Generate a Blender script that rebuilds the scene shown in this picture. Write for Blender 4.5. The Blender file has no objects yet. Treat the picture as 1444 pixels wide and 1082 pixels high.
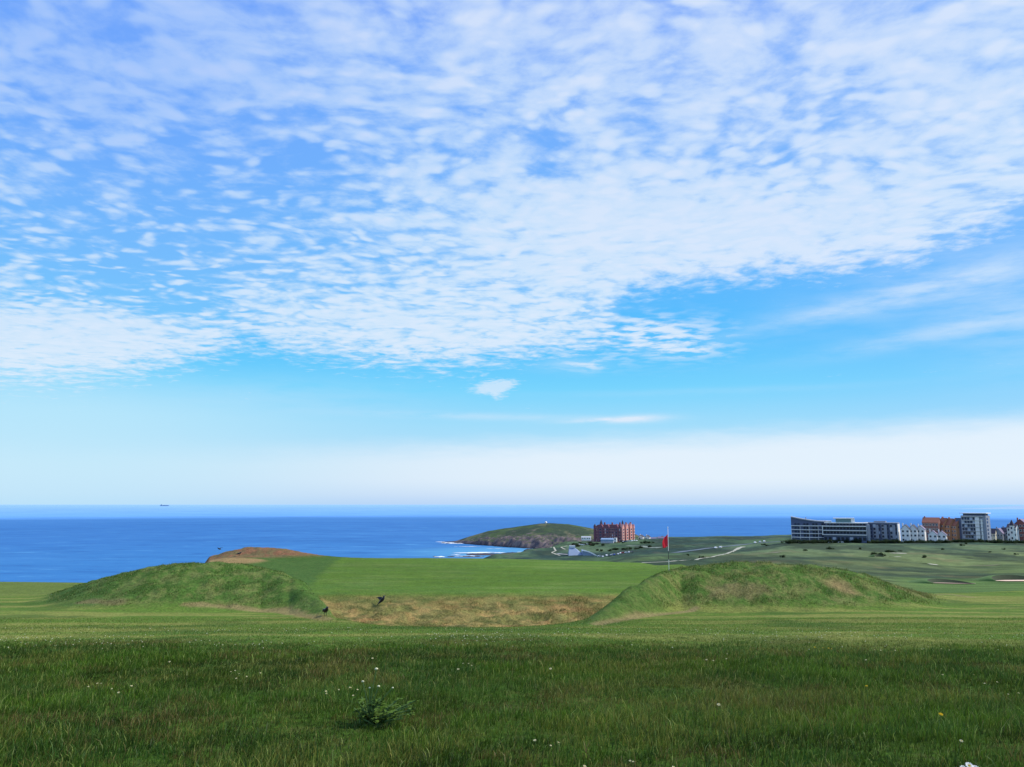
import bpy, bmesh, math, random
import numpy as np
from mathutils import Vector, Matrix, Euler
random.seed(7); RNG = np.random.default_rng(7)
S = bpy.context.scene
COL = S.collection
EYE = 72.0                      # eye height above the sea
F = 1133.0                      # focal length of the 1444 px wide photograph, in pixels
TH = math.atan((711-541)/F)     # camera pitch

# ---------------------------------------------------------------- camera
cam = bpy.data.cameras.new('camera'); co = bpy.data.objects.new('camera', cam); COL.objects.link(co)
co.location = (0, 0, EYE); co.rotation_euler = (math.pi/2+TH, 0, 0)
cam.sensor_width = 36; cam.lens = 36*F/1444; cam.clip_start = .05; cam.clip_end = 200000
S.camera = co
S.view_settings.view_transform = 'Standard'; S.view_settings.look = 'None'; S.view_settings.exposure = 0
S.render.engine = 'CYCLES'

def dep(py):
    v = (541-py)/F
    return -(math.sin(TH)+v*math.cos(TH))/(math.cos(TH)-v*math.sin(TH))
def az(px, py=790):
    v = (541-py)/F
    return (px-722)/F/(math.cos(TH)-v*math.sin(TH))
def at(px, py, Y):
    return Vector((az(px, py)*Y, Y, EYE-dep(py)*Y))

# ---------------------------------------------------------------- value noise in numpy
def _h(ix, iy, s):
    n = (ix.astype(np.int64)*374761393 + iy.astype(np.int64)*668265263 + s*1442695041) & 0xffffffff
    n = ((n ^ (n >> 13))*1274126177) & 0xffffffff
    return ((n ^ (n >> 16)) & 0xffff)/65535.0
def vn(x, y, s=0):
    x = np.asarray(x, float); y = np.asarray(y, float)
    ix = np.floor(x); iy = np.floor(y); fx = x-ix; fy = y-iy
    fx = fx*fx*(3-2*fx); fy = fy*fy*(3-2*fy)
    a = _h(ix, iy, s); b = _h(ix+1, iy, s); c = _h(ix, iy+1, s); d = _h(ix+1, iy+1, s)
    return (a*(1-fx)+b*fx)*(1-fy)+(c*(1-fx)+d*fx)*fy
def fbm(x, y, s=0, o=4, g=.5):
    t = 0; a = 1; n = 0
    for k in range(o):
        t = t+a*vn(x*2**k, y*2**k, s+k*17); n += a; a *= g
    return t/n
def ss(a, b, x):
    t = np.clip((x-a)/(b-a), 0, 1); return t*t*(3-2*t)

# ---------------------------------------------------------------- node helpers
class NT:
    def __init__(s, tree): s.t = tree; s.n = tree.nodes; s.l = tree.links
    def node(s, ty, **kw):
        n = s.n.new(ty)
        for k, v in kw.items(): setattr(n, k, v)
        return n
    def put(s, sock, v):
        if isinstance(v, bpy.types.NodeSocket): s.l.new(v, sock)
        elif v is not None:
            if sock.type == 'RGBA' and len(v) == 3: v = (*v, 1)
            sock.default_value = v
    def m(s, op, a, b=None, c=None, clamp=False):
        n = s.node('ShaderNodeMath', operation=op, use_clamp=clamp)
        s.put(n.inputs[0], a)
        if b is not None: s.put(n.inputs[1], b)
        if c is not None: s.put(n.inputs[2], c)
        return n.outputs[0]
    def sm(s, lo, hi, x, a=0., b=1.):
        n = s.node('ShaderNodeMapRange', interpolation_type='SMOOTHSTEP')
        for i, v in zip((0, 1, 2, 3, 4), (x, lo, hi, a, b)): s.put(n.inputs[i], v)
        return n.outputs[0]
    def mix(s, f, a, b, mode='MIX'):
        n = s.node('ShaderNodeMix', data_type='RGBA', blend_type=mode)
        s.put(n.inputs[0], f); s.put(n.inputs[6], a); s.put(n.inputs[7], b)
        return n.outputs[2]
    def noise(s, vec, scale, detail=4, rough=.5, dist=0., out='Fac'):
        n = s.node('ShaderNodeTexNoise'); s.put(n.inputs['Vector'], vec)
        n.inputs['Scale'].default_value = scale; n.inputs['Detail'].default_value = detail
        n.inputs['Roughness'].default_value = rough; n.inputs['Distortion'].default_value = dist
        return n.outputs[out]
    def xyz(s, v):
        n = s.node('ShaderNodeSeparateXYZ'); s.put(n.inputs[0], v); return n.outputs
    def comb(s, x, y, z=0.):
        n = s.node('ShaderNodeCombineXYZ')
        for i, v in enumerate((x, y, z)): s.put(n.inputs[i], v)
        return n.outputs[0]
    def vm(s, op, a, b):
        n = s.node('ShaderNodeVectorMath', operation=op); s.put(n.inputs[0], a); s.put(n.inputs[1], b); return n.outputs[0]
    def ramp(s, x, pts, interp='LINEAR'):
        n = s.node('ShaderNodeValToRGB'); r = n.color_ramp; r.interpolation = interp
        while len(r.elements) < len(pts): r.elements.new(.5)
        for e, (p, c) in zip(r.elements, pts): e.position = p; e.color = (*c, 1)
        s.put(n.inputs[0], x); return n.outputs[0]
def lin(r, g, b):
    return tuple((c/255/12.92 if c/255 <= .04045 else ((c/255+.055)/1.055)**2.4) for c in (r, g, b))

# ---------------------------------------------------------------- world: Nishita sky under a sheet of altocumulus
SUN_AZ = math.radians(80); SUN_EL = math.radians(42)
W = bpy.data.worlds.new('World'); S.world = W; W.use_nodes = True
w = NT(W.node_tree); w.n.clear()
STR = 0.12
sky = w.node('ShaderNodeTexSky', sky_type='NISHITA'); sky.sun_disc = False
sky.sun_elevation = SUN_EL; sky.sun_rotation = SUN_AZ; sky.altitude = 70; sky.ozone_density = 1.5
tc = w.node('ShaderNodeTexCoord').outputs['Generated']
dx, dy, dz = w.xyz(tc)
AZ = w.m('ARCTAN2', dx, dy); EL = w.m('ARCSINE', dz)
def pel(py): return math.atan(-dep(py))
def pdir(px, py):
    v = (541-py)/F; d = Vector(((px-722)/F, math.cos(TH)-v*math.sin(TH), math.sin(TH)+v*math.cos(TH))).normalized()
    return math.atan2(d.x, d.y), math.asin(d.z)
E = lambda r, g, b: lin(r, g, b)
ELN = w.m('MULTIPLY', EL, 1.6, clamp=True)     # 0..36 degrees -> 0..1
def gp(py): return min(1, max(0, pel(py)*1.6))
blue = w.ramp(ELN, [(0, E(176, 210, 250)), (gp(698), E(190, 218, 250)), (gp(660), E(190, 226, 250)), (gp(600), E(160, 222, 253)),
                    (gp(550), E(118, 213, 255)), (gp(490), E(80, 194, 255)), (gp(400), E(88, 184, 255)), (gp(250), E(88, 170, 255)),
                    (gp(80), E(94, 160, 255)), (1, E(90, 146, 252))])
# a little more violet away from the middle of the view
hz = w.zen = None
def gauss(px, py, sx, sy, rot=0., amp=1.):
    a, e = pdir(px, py)
    n = w.node('ShaderNodeMapping', vector_type='TEXTURE')
    w.put(n.inputs[0], w.ae); n.inputs['Location'].default_value = (a, e, 0)
    n.inputs['Rotation'].default_value = (0, 0, math.radians(rot)); n.inputs['Scale'].default_value = (sx/F, sy/F, 1)
    l = w.node('ShaderNodeVectorMath', operation='LENGTH'); w.put(l.inputs[0], n.outputs[0])
    d2 = w.m('POWER', l.outputs['Value'], 2.)
    return w.m('MULTIPLY', w.m('EXPONENT', w.m('MULTIPLY', d2, -1.)), amp)
w.ae = w.comb(AZ, EL, 0.)
def add(*a):
    r = a[0]
    for b in a[1:]: r = w.m('ADD', r, b)
    return r
# cloud-layer coordinates: where the view ray meets a flat layer overhead
den = w.m('ADD', w.m('MAXIMUM', dz, 0.), .045)
q = w.comb(w.m('DIVIDE', dx, den), w.m('DIVIDE', dy, den), 0.)
warp = w.noise(q, 1.6, 3, .55, 0., 'Color')
wv = w.vm('SUBTRACT', warp, (.5, .5, .5))
sc = w.node('ShaderNodeVectorMath', operation='SCALE'); w.put(sc.inputs[0], wv); sc.inputs[3].default_value = .17
qw = w.vm('ADD', q, sc.outputs[0])
big = w.noise(qw, 1.15, 4, .55)
mp = w.node('ShaderNodeMapping'); w.put(mp.inputs[0], qw); mp.inputs['Rotation'].default_value = (0, 0, math.radians(4)); mp.inputs['Scale'].default_value = (1.05, 1.25, 1)
cells = w.noise(mp.outputs[0], 7.5, 5, .52, .15)
def vor(scale, sm_):
    vo = w.node('ShaderNodeTexVoronoi', feature='SMOOTH_F1'); w.put(vo.inputs['Vector'], w.vm('ADD', mp.outputs[0], sc.outputs[0])); vo.inputs['Scale'].default_value = scale
    vo.inputs['Smoothness'].default_value = sm_; vo.inputs['Detail'].default_value = 1.; vo.inputs['Roughness'].default_value = .5
    return w.sm(.85, .15, vo.outputs['Distance'])
puff = vor(10.5, .5)
fine = w.noise(qw, 19., 4, .6)
tex = add(w.m('MULTIPLY', cells, .62), w.m('MULTIPLY', puff, .24), w.m('MULTIPLY', big, .26), w.m('MULTIPLY', fine, .26))   # mean about .62
# lower edge of the sheet, by azimuth
edge = [(-400, 560), (0, 548), (130, 545), (220, 530), (300, 512), (345, 494), (420, 505), (520, 520), (620, 527), (700, 517), (760, 508), (835, 503),
        (862, 485), (885, 425), (910, 417), (1000, 405), (1060, 399), (1150, 391), (1230, 384), (1290, 374), (1340, 352), (1444, 315), (1800, 250)]
fc = w.node('ShaderNodeFloatCurve'); cv = fc.mapping.curves[0]
A0, A1 = -1.0, 1.0
pts = []
for px, py in edge:
    a, e = pdir(px, py); pts.append(((a-A0)/(A1-A0), e))
cv.points[0].location = (0, pts[0][1]); cv.points[1].location = (1, pts[-1][1])
for p in pts: cv.points.new(*p)
for p in cv.points: p.handle_type = 'VECTOR'
fc.mapping.update()
w.put(fc.inputs['Value'], w.m('DIVIDE', w.m('SUBTRACT', AZ, A0), A1-A0))
over = w.m('SUBTRACT', EL, fc.outputs[0])
over = w.m('ADD', over, add(w.m('MULTIPLY', w.m('SUBTRACT', fine, .5), .05), w.m('MULTIPLY', w.m('SUBTRACT', cells, .5), .07)))
sheet = w.sm(-.012, .035, over)
tip = w.m('MULTIPLY', add(gauss(905, 472, 105, 27, -4, 1.5), gauss(965, 493, 40, 9, -3, .8), gauss(825, 515, 40, 9, 0, .9)), w.sm(.36, .62, cells), clamp=True)
sheet = w.m('MAXIMUM', sheet, tip)
cov = add(
    gauss(340, 258, 300, 75, 8, -.12), gauss(170, 380, 160, 60, 10, -.12), gauss(265, 430, 70, 35, 0, -.09), gauss(430, 235, 70, 30, 0, -.05),
    gauss(160, 15, 70, 50, 0, -.08), gauss(60, 250, 130, 60, 0, -.02), gauss(90, 480, 190, 48, 8, .20), gauss(620, 470, 240, 40, 0, .13),
    gauss(880, 340, 330, 80, -8, .17), gauss(1120, 320, 190, 50, -14, .10), gauss(780, 150, 300, 130, 0, .05), gauss(1230, 60, 260, 80, -5, .12), gauss(1390, 150, 140, 110, 0, .07), gauss(770, 215, 40, 25, 0, -.12),
    gauss(970, 60, 60, 40, 0, .05), gauss(1150, 140, 70, 35, 0, -.10), gauss(330, 90, 200, 70, 0, .07), gauss(60, 60, 100, 50, 0, .05),
    gauss(905, 432, 90, 12, 4, -.16), gauss(230, 425, 120, 28, -8, -.09), gauss(140, 200, 190, 40, -5, .03), gauss(560, 60, 260, 100, 0, .05), gauss(1380, 270, 120, 80, 0, .0))
dens = w.sm(.44, .72, w.m('ADD', tex, cov))
low = w.sm(.25, .75, cells)
dens = w.m('MULTIPLY', dens, sheet)
# veil: the upper-left part of the sheet is thin
veil = add(w.m('MULTIPLY', sheet, .16), 0.)
alpha = w.m('MINIMUM', w.m('ADD', w.m('MULTIPLY', dens, .76), veil), 1.)
thin = gauss(90, 100, 380, 230, 0, .25)
alpha = w.m('MULTIPLY', alpha, w.m('SUBTRACT', 1., thin))
# streaks of high cirrus and low stray clouds
stn = w.noise(w.comb(w.m('MULTIPLY', AZ, 6.), w.m('MULTIPLY', EL, 30.), 0.), 2.2, 5, .6)
wis = add(gauss(1260, 418, 190, 13, 8.5, .42), gauss(1330, 468, 150, 12, 7, .42), gauss(1380, 400, 120, 30, 8, .22), gauss(1180, 440, 170, 30, 8, .14), gauss(1450, 440, 90, 70, 0, .30), gauss(1350, 340, 140, 40, 14, .2))
wis = w.m('MULTIPLY', wis, w.sm(.15, .7, stn))
sm1 = add(gauss(690, 546, 27, 12, 6, 1.), gauss(713, 542, 20, 7, 12, .8), gauss(703, 560, 14, 9, 0, .7))
sm1 = w.m('MULTIPLY', w.sm(.25, 1.0, w.m('ADD', sm1, w.m('MULTIPLY', w.m('ADD', w.m('SUBTRACT', fine, .5), w.m('MULTIPLY', w.m('SUBTRACT', stn, .5), .7)), 1.5))), .72)
sm2 = add(gauss(890, 591, 45, 5.5, 1, 1.0), gauss(840, 593, 50, 3, 2, .6), gauss(700, 588, 170, 5, -1, .35), gauss(800, 515, 50, 10, 0, .3), gauss(1000, 552, 220, 5, 0, .12), gauss(430, 560, 200, 30, 0, .12))
sm2 = w.m('MULTIPLY', sm2, w.sm(.2, .6, stn))
alpha = w.m('MAXIMUM', alpha, add(wis, sm1, sm2))
ccol = w.ramp(ELN, [(0, E(222, 236, 252)), (gp(500), E(219, 237, 254)), (gp(420), E(216, 237, 255)), (gp(300), E(206, 232, 255)), (gp(150), E(192, 221, 255)), (1, E(188, 214, 255))])
shade = w.m('MULTIPLY', w.sm(.64, .90, w.m('ADD', tex, cov)), .8)
ccol = w.mix(shade, ccol, E(232, 242, 255))
rightw = gauss(1150, 120, 420, 330, 0, .42)
ccol = w.mix(rightw, ccol, E(212, 228, 255))
vio = gauss(100, 30, 400, 210, 0, .6)
ccol = w.mix(vio, ccol, E(166, 200, 255))
skyb = w.mix(w.m('MULTIPLY', gauss(1444, 220, 300, 300, 0, .45), 1.), blue, E(130, 185, 255))
skyb = w.mix(gauss(60, 60, 330, 200, 0, .5), skyb, E(104, 158, 254))
# bright milky bank low over the sea, higher to the right
vl = w.m('MULTIPLY', AZ, .030)
bank = w.m('SUBTRACT', EL, vl)
bn = w.m('MULTIPLY', w.m('SUBTRACT', stn, .5), .022)
bank = w.m('ADD', bank, bn)
bk = w.m('MULTIPLY', w.sm(pel(606), pel(652), bank), w.sm(pdir(150, 640)[0], pdir(850, 640)[0], AZ, .35, .95))
bk = w.m('MULTIPLY', bk, w.sm(pel(712), pel(672), EL, .25, 1.))
skyb = w.mix(bk, skyb, E(230, 243, 255))
lf = w.m('MULTIPLY', w.sm(pel(520), pel(600), EL), w.sm(pdir(620, 600)[0], pdir(60, 600)[0], AZ))
skyb = w.mix(w.m('MULTIPLY', lf, .65), skyb, E(194, 236, 254))
alpha = w.m('MULTIPLY', alpha, w.m('GREATER_THAN', dz, 0.))
vis = w.mix(alpha, skyb, ccol)
# below the horizon: sea blue
vis = w.mix(w.m('LESS_THAN', dz, -.001), vis, E(70, 120, 190))
scl = w.node('ShaderNodeVectorMath', operation='SCALE'); w.put(scl.inputs[0], vis); scl.inputs[3].default_value = 1/STR
fin = w.mix(.04, scl.outputs[0], sky.outputs[0])
bg = w.node('ShaderNodeBackground'); w.put(bg.inputs[0], fin); bg.inputs[1].default_value = STR
ow = w.node('ShaderNodeOutputWorld'); w.l.new(bg.outputs[0], ow.inputs[0])

sun = bpy.data.lights.new('sun', 'SUN'); so = bpy.data.objects.new('sun', sun); COL.objects.link(so)
sun.energy = 4.6; sun.angle = math.radians(.53); sun.color = (1, .93, .82)
sd = Vector((math.sin(SUN_AZ)*math.cos(SUN_EL), math.cos(SUN_AZ)*math.cos(SUN_EL), math.sin(SUN_EL)))
so.rotation_euler = sd.to_track_quat('Z', 'Y').to_euler()
# ================================================================ mesh helpers and materials
def prop(o, label=None, cat=None, group=None, kind=None):
    if label: o['label'] = label
    if cat: o['category'] = cat
    if group: o['group'] = group
    if kind: o['kind'] = kind
    return o
def link(name, me, parent=None, mat=None):
    o = bpy.data.objects.new(name, me); COL.objects.link(o)
    if mat is not None: me.materials.append(mat)
    if parent is not None: o.parent = parent
    return o
def empty(name, loc=(0, 0, 0), rz=0., label=None, cat=None, group=None):
    o = bpy.data.objects.new(name, None); COL.objects.link(o); o.location = loc; o.rotation_euler = (0, 0, rz)
    return prop(o, label, cat, group)
def npmesh(name, V, faces4=None, faces3=None, col=None, smooth=True):
    me = bpy.data.meshes.new(name)
    V = np.asarray(V, np.float32); me.vertices.add(len(V)); me.vertices.foreach_set('co', V.ravel())
    L = []; st = []; n = 0
    if faces4 is not None and len(faces4):
        L.append(np.asarray(faces4, np.int32).ravel()); st.append(np.arange(len(faces4))*4); n += len(faces4)*4
    if faces3 is not None and len(faces3):
        L.append(np.asarray(faces3, np.int32).ravel()); st.append(np.arange(len(faces3))*3+n)
    L = np.concatenate(L); st = np.concatenate(st).astype(np.int32)
    me.loops.add(len(L)); me.loops.foreach_set('vertex_index', L)
    me.polygons.add(len(st)); me.polygons.foreach_set('loop_start', st)
    me.update(calc_edges=True)
    if smooth: me.polygons.foreach_set('use_smooth', np.ones(len(st), bool))
    if col is not None:
        c = me.color_attributes.new('Col', 'FLOAT_COLOR', 'POINT')
        c4 = np.ones((len(V), 4), np.float32); c4[:, :3] = col; c.data.foreach_set('color', c4.ravel())
    me.validate()
    return me
def grid_faces(nr, nc, wrap=False):
    i = np.arange(nr-1)[:, None]*nc; j = np.arange(nc-1)[None, :]
    a = i+j
    return np.stack([a, a+1, a+1+nc, a+nc], -1).reshape(-1, 4)

_m = {}
def newmat(name):
    m = bpy.data.materials.new(name); m.use_nodes = True; t = NT(m.node_tree); t.n.clear()
    o = t.node('ShaderNodeOutputMaterial'); return m, t, o
def mat(name, col, rough=.8, spec=.2, var=.12, scale=1., metal=0., bump=0., bscale=8.):
    """plain material whose colour carries a little weathering noise"""
    if name in _m: return _m[name]
    m, t, o = newmat(name)
    b = t.node('ShaderNodeBsdfPrincipled'); t.l.new(b.outputs[0], o.inputs[0])
    p = t.node('ShaderNodeTexCoord').outputs['Object']
    n = t.noise(p, scale, 5, .6)
    f = t.m('ADD', t.m('MULTIPLY', n, 2*var), 1-var)
    c = t.node('ShaderNodeVectorMath', operation='SCALE'); c.inputs[0].default_value = col; t.put(c.inputs[3], f)
    t.put(b.inputs['Base Color'], c.outputs[0]); b.inputs['Roughness'].default_value = rough
    b.inputs['Specular IOR Level'].default_value = spec; b.inputs['Metallic'].default_value = metal
    if bump:
        bb = t.node('ShaderNodeBump'); bb.inputs['Strength'].default_value = bump; bb.inputs['Distance'].default_value = .02
        t.put(bb.inputs['Height'], t.noise(p, bscale, 4)); t.l.new(bb.outputs[0], b.inputs['Normal'])
    _m[name] = m; return m

# ================================================================ terrain
def ip(x, xs, ys): return np.interp(x, xs, ys)
def D(py, Y): return -dep(py)*Y
def K(px, *kn):   # knots: (Y, py) with py>700 meaning a photo row, else a height relative to the eye
    return (az(px), [k[0] for k in kn], [(D(k[1], k[0]) if k[1] > 300 else k[1]) for k in kn])
FARDROP = [(2600, -90)]
coast = [(46, -4.7), (60, -9), (100, -26), (200, -58), (300, -76), (3000, -90)]
COLS = [K(-900, (34, -3.55), (40, -3.7), *coast), K(0, (34, -3.55), (40, 820.5), *coast), K(250, (34, -3.55), (42, -3.9), *coast),
 K(295, (34, -3.55), (50, -3.62), (57, -4.1), (64, -6.5), (100, -20), (200, -54), (300, -76), (3000, -90)),
 K(330, (34, -3.55), (50, -3.6), (56, -3.8), (66, -7), (100, -18), (200, -50), (320, -76), (3000, -90)),
 K(430, (34, -3.55), (50, -3.52), (54.5, 788), (62, -5.2), (100, -15), (200, -44), (400, -74), (3000, -90)),
 K(600, (34, -3.55), (50, -3.52), (54.5, 787), (62, -5.2), (100, -14), (200, -40), (400, -66), (650, -76), (3000, -90)),
 K(655, (34, -3.55), (50, -3.53), (54.5, 787.3), (62, -5.2), (100, -13), (200, -38), (500, -62), (900, -76), (1010, -76), (1040, -76), (1200, -80), (3000, -90)),
 K(700, (34, -3.55), (50, -3.55), (54.5, 788), (62, -5.2), (100, -13), (200, -36), (500, -56), (800, -60), (960, 784), (1030, 781), (1060, -70), (1100, -76), (3000, -90)),
 K(750, (34, -3.55), (50, -3.57), (54.5, 789), (62, -5.3), (100, -12), (200, -32), (500, -48), (800, -54.5), (950, 782), (1060, 776), (1120, 774.5), (1180, -68), (1260, -78), (3000, -90)),
 K(800, (34, -3.55), (50, -3.6), (54, 790.5), (62, -5.3), (100, -11), (200, -28), (500, -43), (800, -54.5), (900, 784), (1000, 777), (1120, 771), (1250, 766), (1330, 764), (1450, -66), (1600, -78), (3000, -90)),
 K(850, (34, -3.55), (50, -3.62), (54, 791.5), (62, -5.3), (100, -10), (200, -24), (500, -40), (800, 790), (900, 784), (1000, 776), (1120, 769), (1250, 764), (1400, 762), (1600, -72), (1700, -80), (3000, -90)),
 K(900, (34, -3.55), (49, -3.6), (53, 793.5), (62, -5.3), (100, -9), (200, -19), (350, -30), (500, 791.5), (700, 785), (900, 778), (1100, 768), (1250, 761), (1350, 758), (1480, -66), (1700, -80), (3000, -90)),
 K(960, (34, -3.6), (48, 796), (60, -5.2), (100, -8.2), (200, -16.5), (350, 796), (500, 790.5), (700, 782), (900, 772), (1100, 763), (1250, 758.5), (1350, 757.5), (1480, -66), (1700, -80), (3000, -90)),
 K(1050, (34, -4.1), (45, -4.9), (60, -6.0), (100, -9.2), (225, -19.5), (350, -26.4), (450, 793), (600, 783), (750, 774), (900, 768), (1100, 761), (1250, 757), (1350, 756), (1480, -62), (1700, -80), (3000, -90)),
 K(1118, (34, -4.15), (45, -5.0), (60, -6.1), (100, -9.8), (225, -21), (350, -27.4), (450, 793), (600, 778), (740, 766.2), (900, 762.5), (1100, 757), (1250, 754), (1320, 754), (1450, -62), (1700, -80), (3000, -90)),
 K(1250, (34, -4.1), (45, -5.1), (60, -6.5), (100, -10.6), (160, -16.2), (225, 822), (350, 808), (450, 794), (600, 777), (740, 765.5), (900, 763), (1100, -58), (1300, -76), (3000, -90)),
 K(1345, (34, -3.8), (45, -4.9), (60, -6.4), (100, -10.5), (160, -16), (225, 823), (350, 808), (450, 796), (600, 776), (740, 764.5), (900, 763), (1100, -58), (1300, -76), (3000, -90)),
 K(1444, (34, -3.6), (45, -4.8), (60, -6.3), (100, -10.5), (160, -16), (225, 823), (350, 806), (450, 794), (600, 775.5), (740, 764.5), (900, 763), (1100, -58), (1300, -76), (3000, -90)),
 K(2300, (34, -3.5), (45, -4.7), (60, -6.2), (100, -10.5), (160, -16), (225, 823), (350, 808), (450, 796), (600, 776), (740, 764.5), (900, 763), (1100, -58), (1300, -76), (3000, -90))]
CA = np.array([c[0] for c in COLS])
def far_z(a, Y):
    Z = np.stack([ip(Y, c[1], c[2]) for c in COLS], 0)
    a = np.clip(a, CA[0], CA[-1]); i = np.clip(np.searchsorted(CA, a)-1, 0, len(CA)-2)
    t = (a-CA[i])/(CA[i+1]-CA[i]); t = t*t*(3-2*t)*.5+t*.5
    z0 = np.take_along_axis(Z, i[None], 0)[0]; z1 = np.take_along_axis(Z, (i+1)[None], 0)[0]
    return z0*(1-t)+z1*t
LM = [(20, 852), (70, 842), (130, 822), (175, 809), (215, 798.5), (250, 794), (300, 794), (340, 797), (370, 801), (400, 809), (430, 824), (455, 845), (475, 868), (492, 886)]
RM = [(812, 884), (826, 875), (850, 858), (880, 837), (910, 817), (935, 807), (960, 801), (1000, 797), (1040, 794), (1080, 794.5), (1110, 797), (1150, 800), (1200, 807), (1245, 817), (1300, 829), (1370, 842)]
def near_parts(X, Y):
    """height (relative to the eye) of the foreground, and masks"""
    Yc = np.maximum(Y, 0)
    b = ip(Yc, [0, 3, 6, 9, 11.5, 14, 17, 21, 24, 28, 34, 40], [-1.6, -1.6, -1.64, -1.76, -1.90, -2.14, -2.46, -2.78, -3.0, -3.25, -3.55, -3.58])
    a = X/np.maximum(Y, 4)
    # left mound
    px_l = np.array([az(p) for p, _ in LM]); ycr = ip(a, [az(320), az(370), az(410), az(440), az(470), az(495)], [28, 27.4, 26, 23.8, 21, 18.3])
    crest = -ip(a, px_l, [dep(y) for _, y in LM])*ycr
    hb = np.maximum(crest-ip(ycr, [17, 21, 24, 28, 34], [-2.46, -2.78, -3.0, -3.25, -3.55]), 0)
    hb *= ss(az(22), az(110), a)*ss(az(504), az(484), a)
    wf = ip(a, [az(330), az(420), az(490)], [5.6, 4.8, 2.6]); wb = ip(a, [az(380), az(490)], [7, 4.5])
    t = np.where(Y < ycr, (ycr-Y)/wf, (Y-ycr)/wb)
    lm = hb*np.where(np.abs(t) < 1, (np.cos(np.clip(t, 0, 1)*math.pi)*.5+.5)**.8, 0)
    px_r = np.array([az(p) for p, _ in RM]); ycr2 = ip(a, [az(815), az(880), az(960), az(1300)], [17.5, 22, 27, 27])
    crest2 = -ip(a, px_r, [dep(y) for _, y in RM])*ycr2
    hb2 = np.maximum(crest2-ip(ycr2, [17, 21, 24, 28, 34], [-2.46, -2.78, -3.0, -3.25, -3.55]), 0)*ss(az(812), az(832), a)*ss(az(1365), az(1215), a)
    wf = ip(a, [az(830), az(980)], [1.6, 4.8]); wb = ip(a, [az(830), az(980)], [3, 6.5])
    t = np.where(Y < ycr2, (ycr2-Y)/wf, (Y-ycr2)/wb)
    rm = hb2*np.where(np.abs(t) < 1, (np.cos(np.clip(t, 0, 1)*math.pi)*.5+.5)**.8, 0)
    # grassy hollow between them
    aL = ip(Y, [16, 20, 25, 30, 34], [az(500), az(465), az(440), az(415), az(425)]); aR = ip(Y, [16, 20, 26, 34], [az(818), az(828), az(880), az(920)])
    u = np.minimum(ss(aL-.005, aL+.05, a), ss(aR+.005, aR-.04, a))
    ac = np.abs((a-az(650))/.20); lip = 16.2+4.2*np.clip(ac, 0, 1.3)**2.2
    hol = u*ss(lip, lip+4.5, Y)*ss(34.4, 29.0, Y)
    # brown mound beyond the green
    c = at(372, 787, 57)
    r2 = ((X-(c.x+.3))/4.3)**2+((Y-57)/3.5)**2
    bm = .98*np.exp(-r2**1.02)
    c2 = at(325, 795, 50); r3 = ((X-c2.x)/1.9)**2+((Y-50)/2.)**2
    bm2 = .34*np.exp(-r3)
    return b, a, lm, rm, hol, bm, bm2
def height(X, Y, detail=True):
    b, a, lm, rm, hol, bm, bm2 = near_parts(X, Y)
    r = np.hypot(X, Y); Yf = np.where(Y > r*.55, Y, r*.55)
    aa = np.where(Y > r*.55, X/np.maximum(Yf, .01), np.sign(X)*1.52)
    fz = far_z(np.where(Y > r*.55, aa, np.clip(aa, -1.5, 1.5)), Yf)
    k = ss(30, 40, Yf)
    z = b*(1-k)+fz*k
    z = np.where(Y < -30, z, z)
    z = z+lm+rm-hol*.95+bm+bm2
    if detail:
        rough = np.clip((lm+rm)*2.2, 0, 1)+np.clip(hol*1.6, 0, 1)*.9+np.clip((bm-.12)*3, 0, 1)
        rough = np.minimum(rough, 1.0)
        z = z+rough*((fbm(X*1.1, Y*1.1, 3, 5, .55)-.5)*np.where((X < -5.5)&(Y < 40), .20, .30)+(vn(X*5, Y*5, 8)-.5)*.06)*(Y < 75)
        z = z+(fbm(X*.35, Y*.35, 5, 4)-.5)*.10*ss(17, 10, Yf)+(vn(X*3, Y*3, 6)-.5)*.03*ss(17, 10, Yf)
        z = z+(fbm(X*.25, Y*.25, 15, 4)-.5)*.10*ss(10, 14, Yf)*ss(30, 24, Yf)
        fr = ss(90, 400, Yf)
        z = z+fr*(fbm(X*.02, Y*.02, 11, 5, .55)-.5)*ip(Yf, [100, 600, 800, 1500], [2.5, 4, 3, 2.5])
    return z
def ground_z(x, y): return EYE+float(height(np.array([float(x)]), np.array([float(y)]))[0])
YS = np.concatenate([np.arange(3, 60, .1), np.geomspace(60, 1500, 1500)])
def hit(px, py, ymin=0.):
    """where the ray through a photo pixel first meets the ground"""
    a = az(px, py); z = -dep(py)*YS; g = height(a*YS, YS)
    i = np.argmax((g > z) & (YS >= ymin))
    if i == 0: i = np.argmin(np.abs(g-z))
    return Vector((a*YS[i], YS[i], EYE+g[i]))
def hitY(px, Y):
    x = az(px)*Y; return Vector((x, Y, ground_z(x, Y)))

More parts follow.
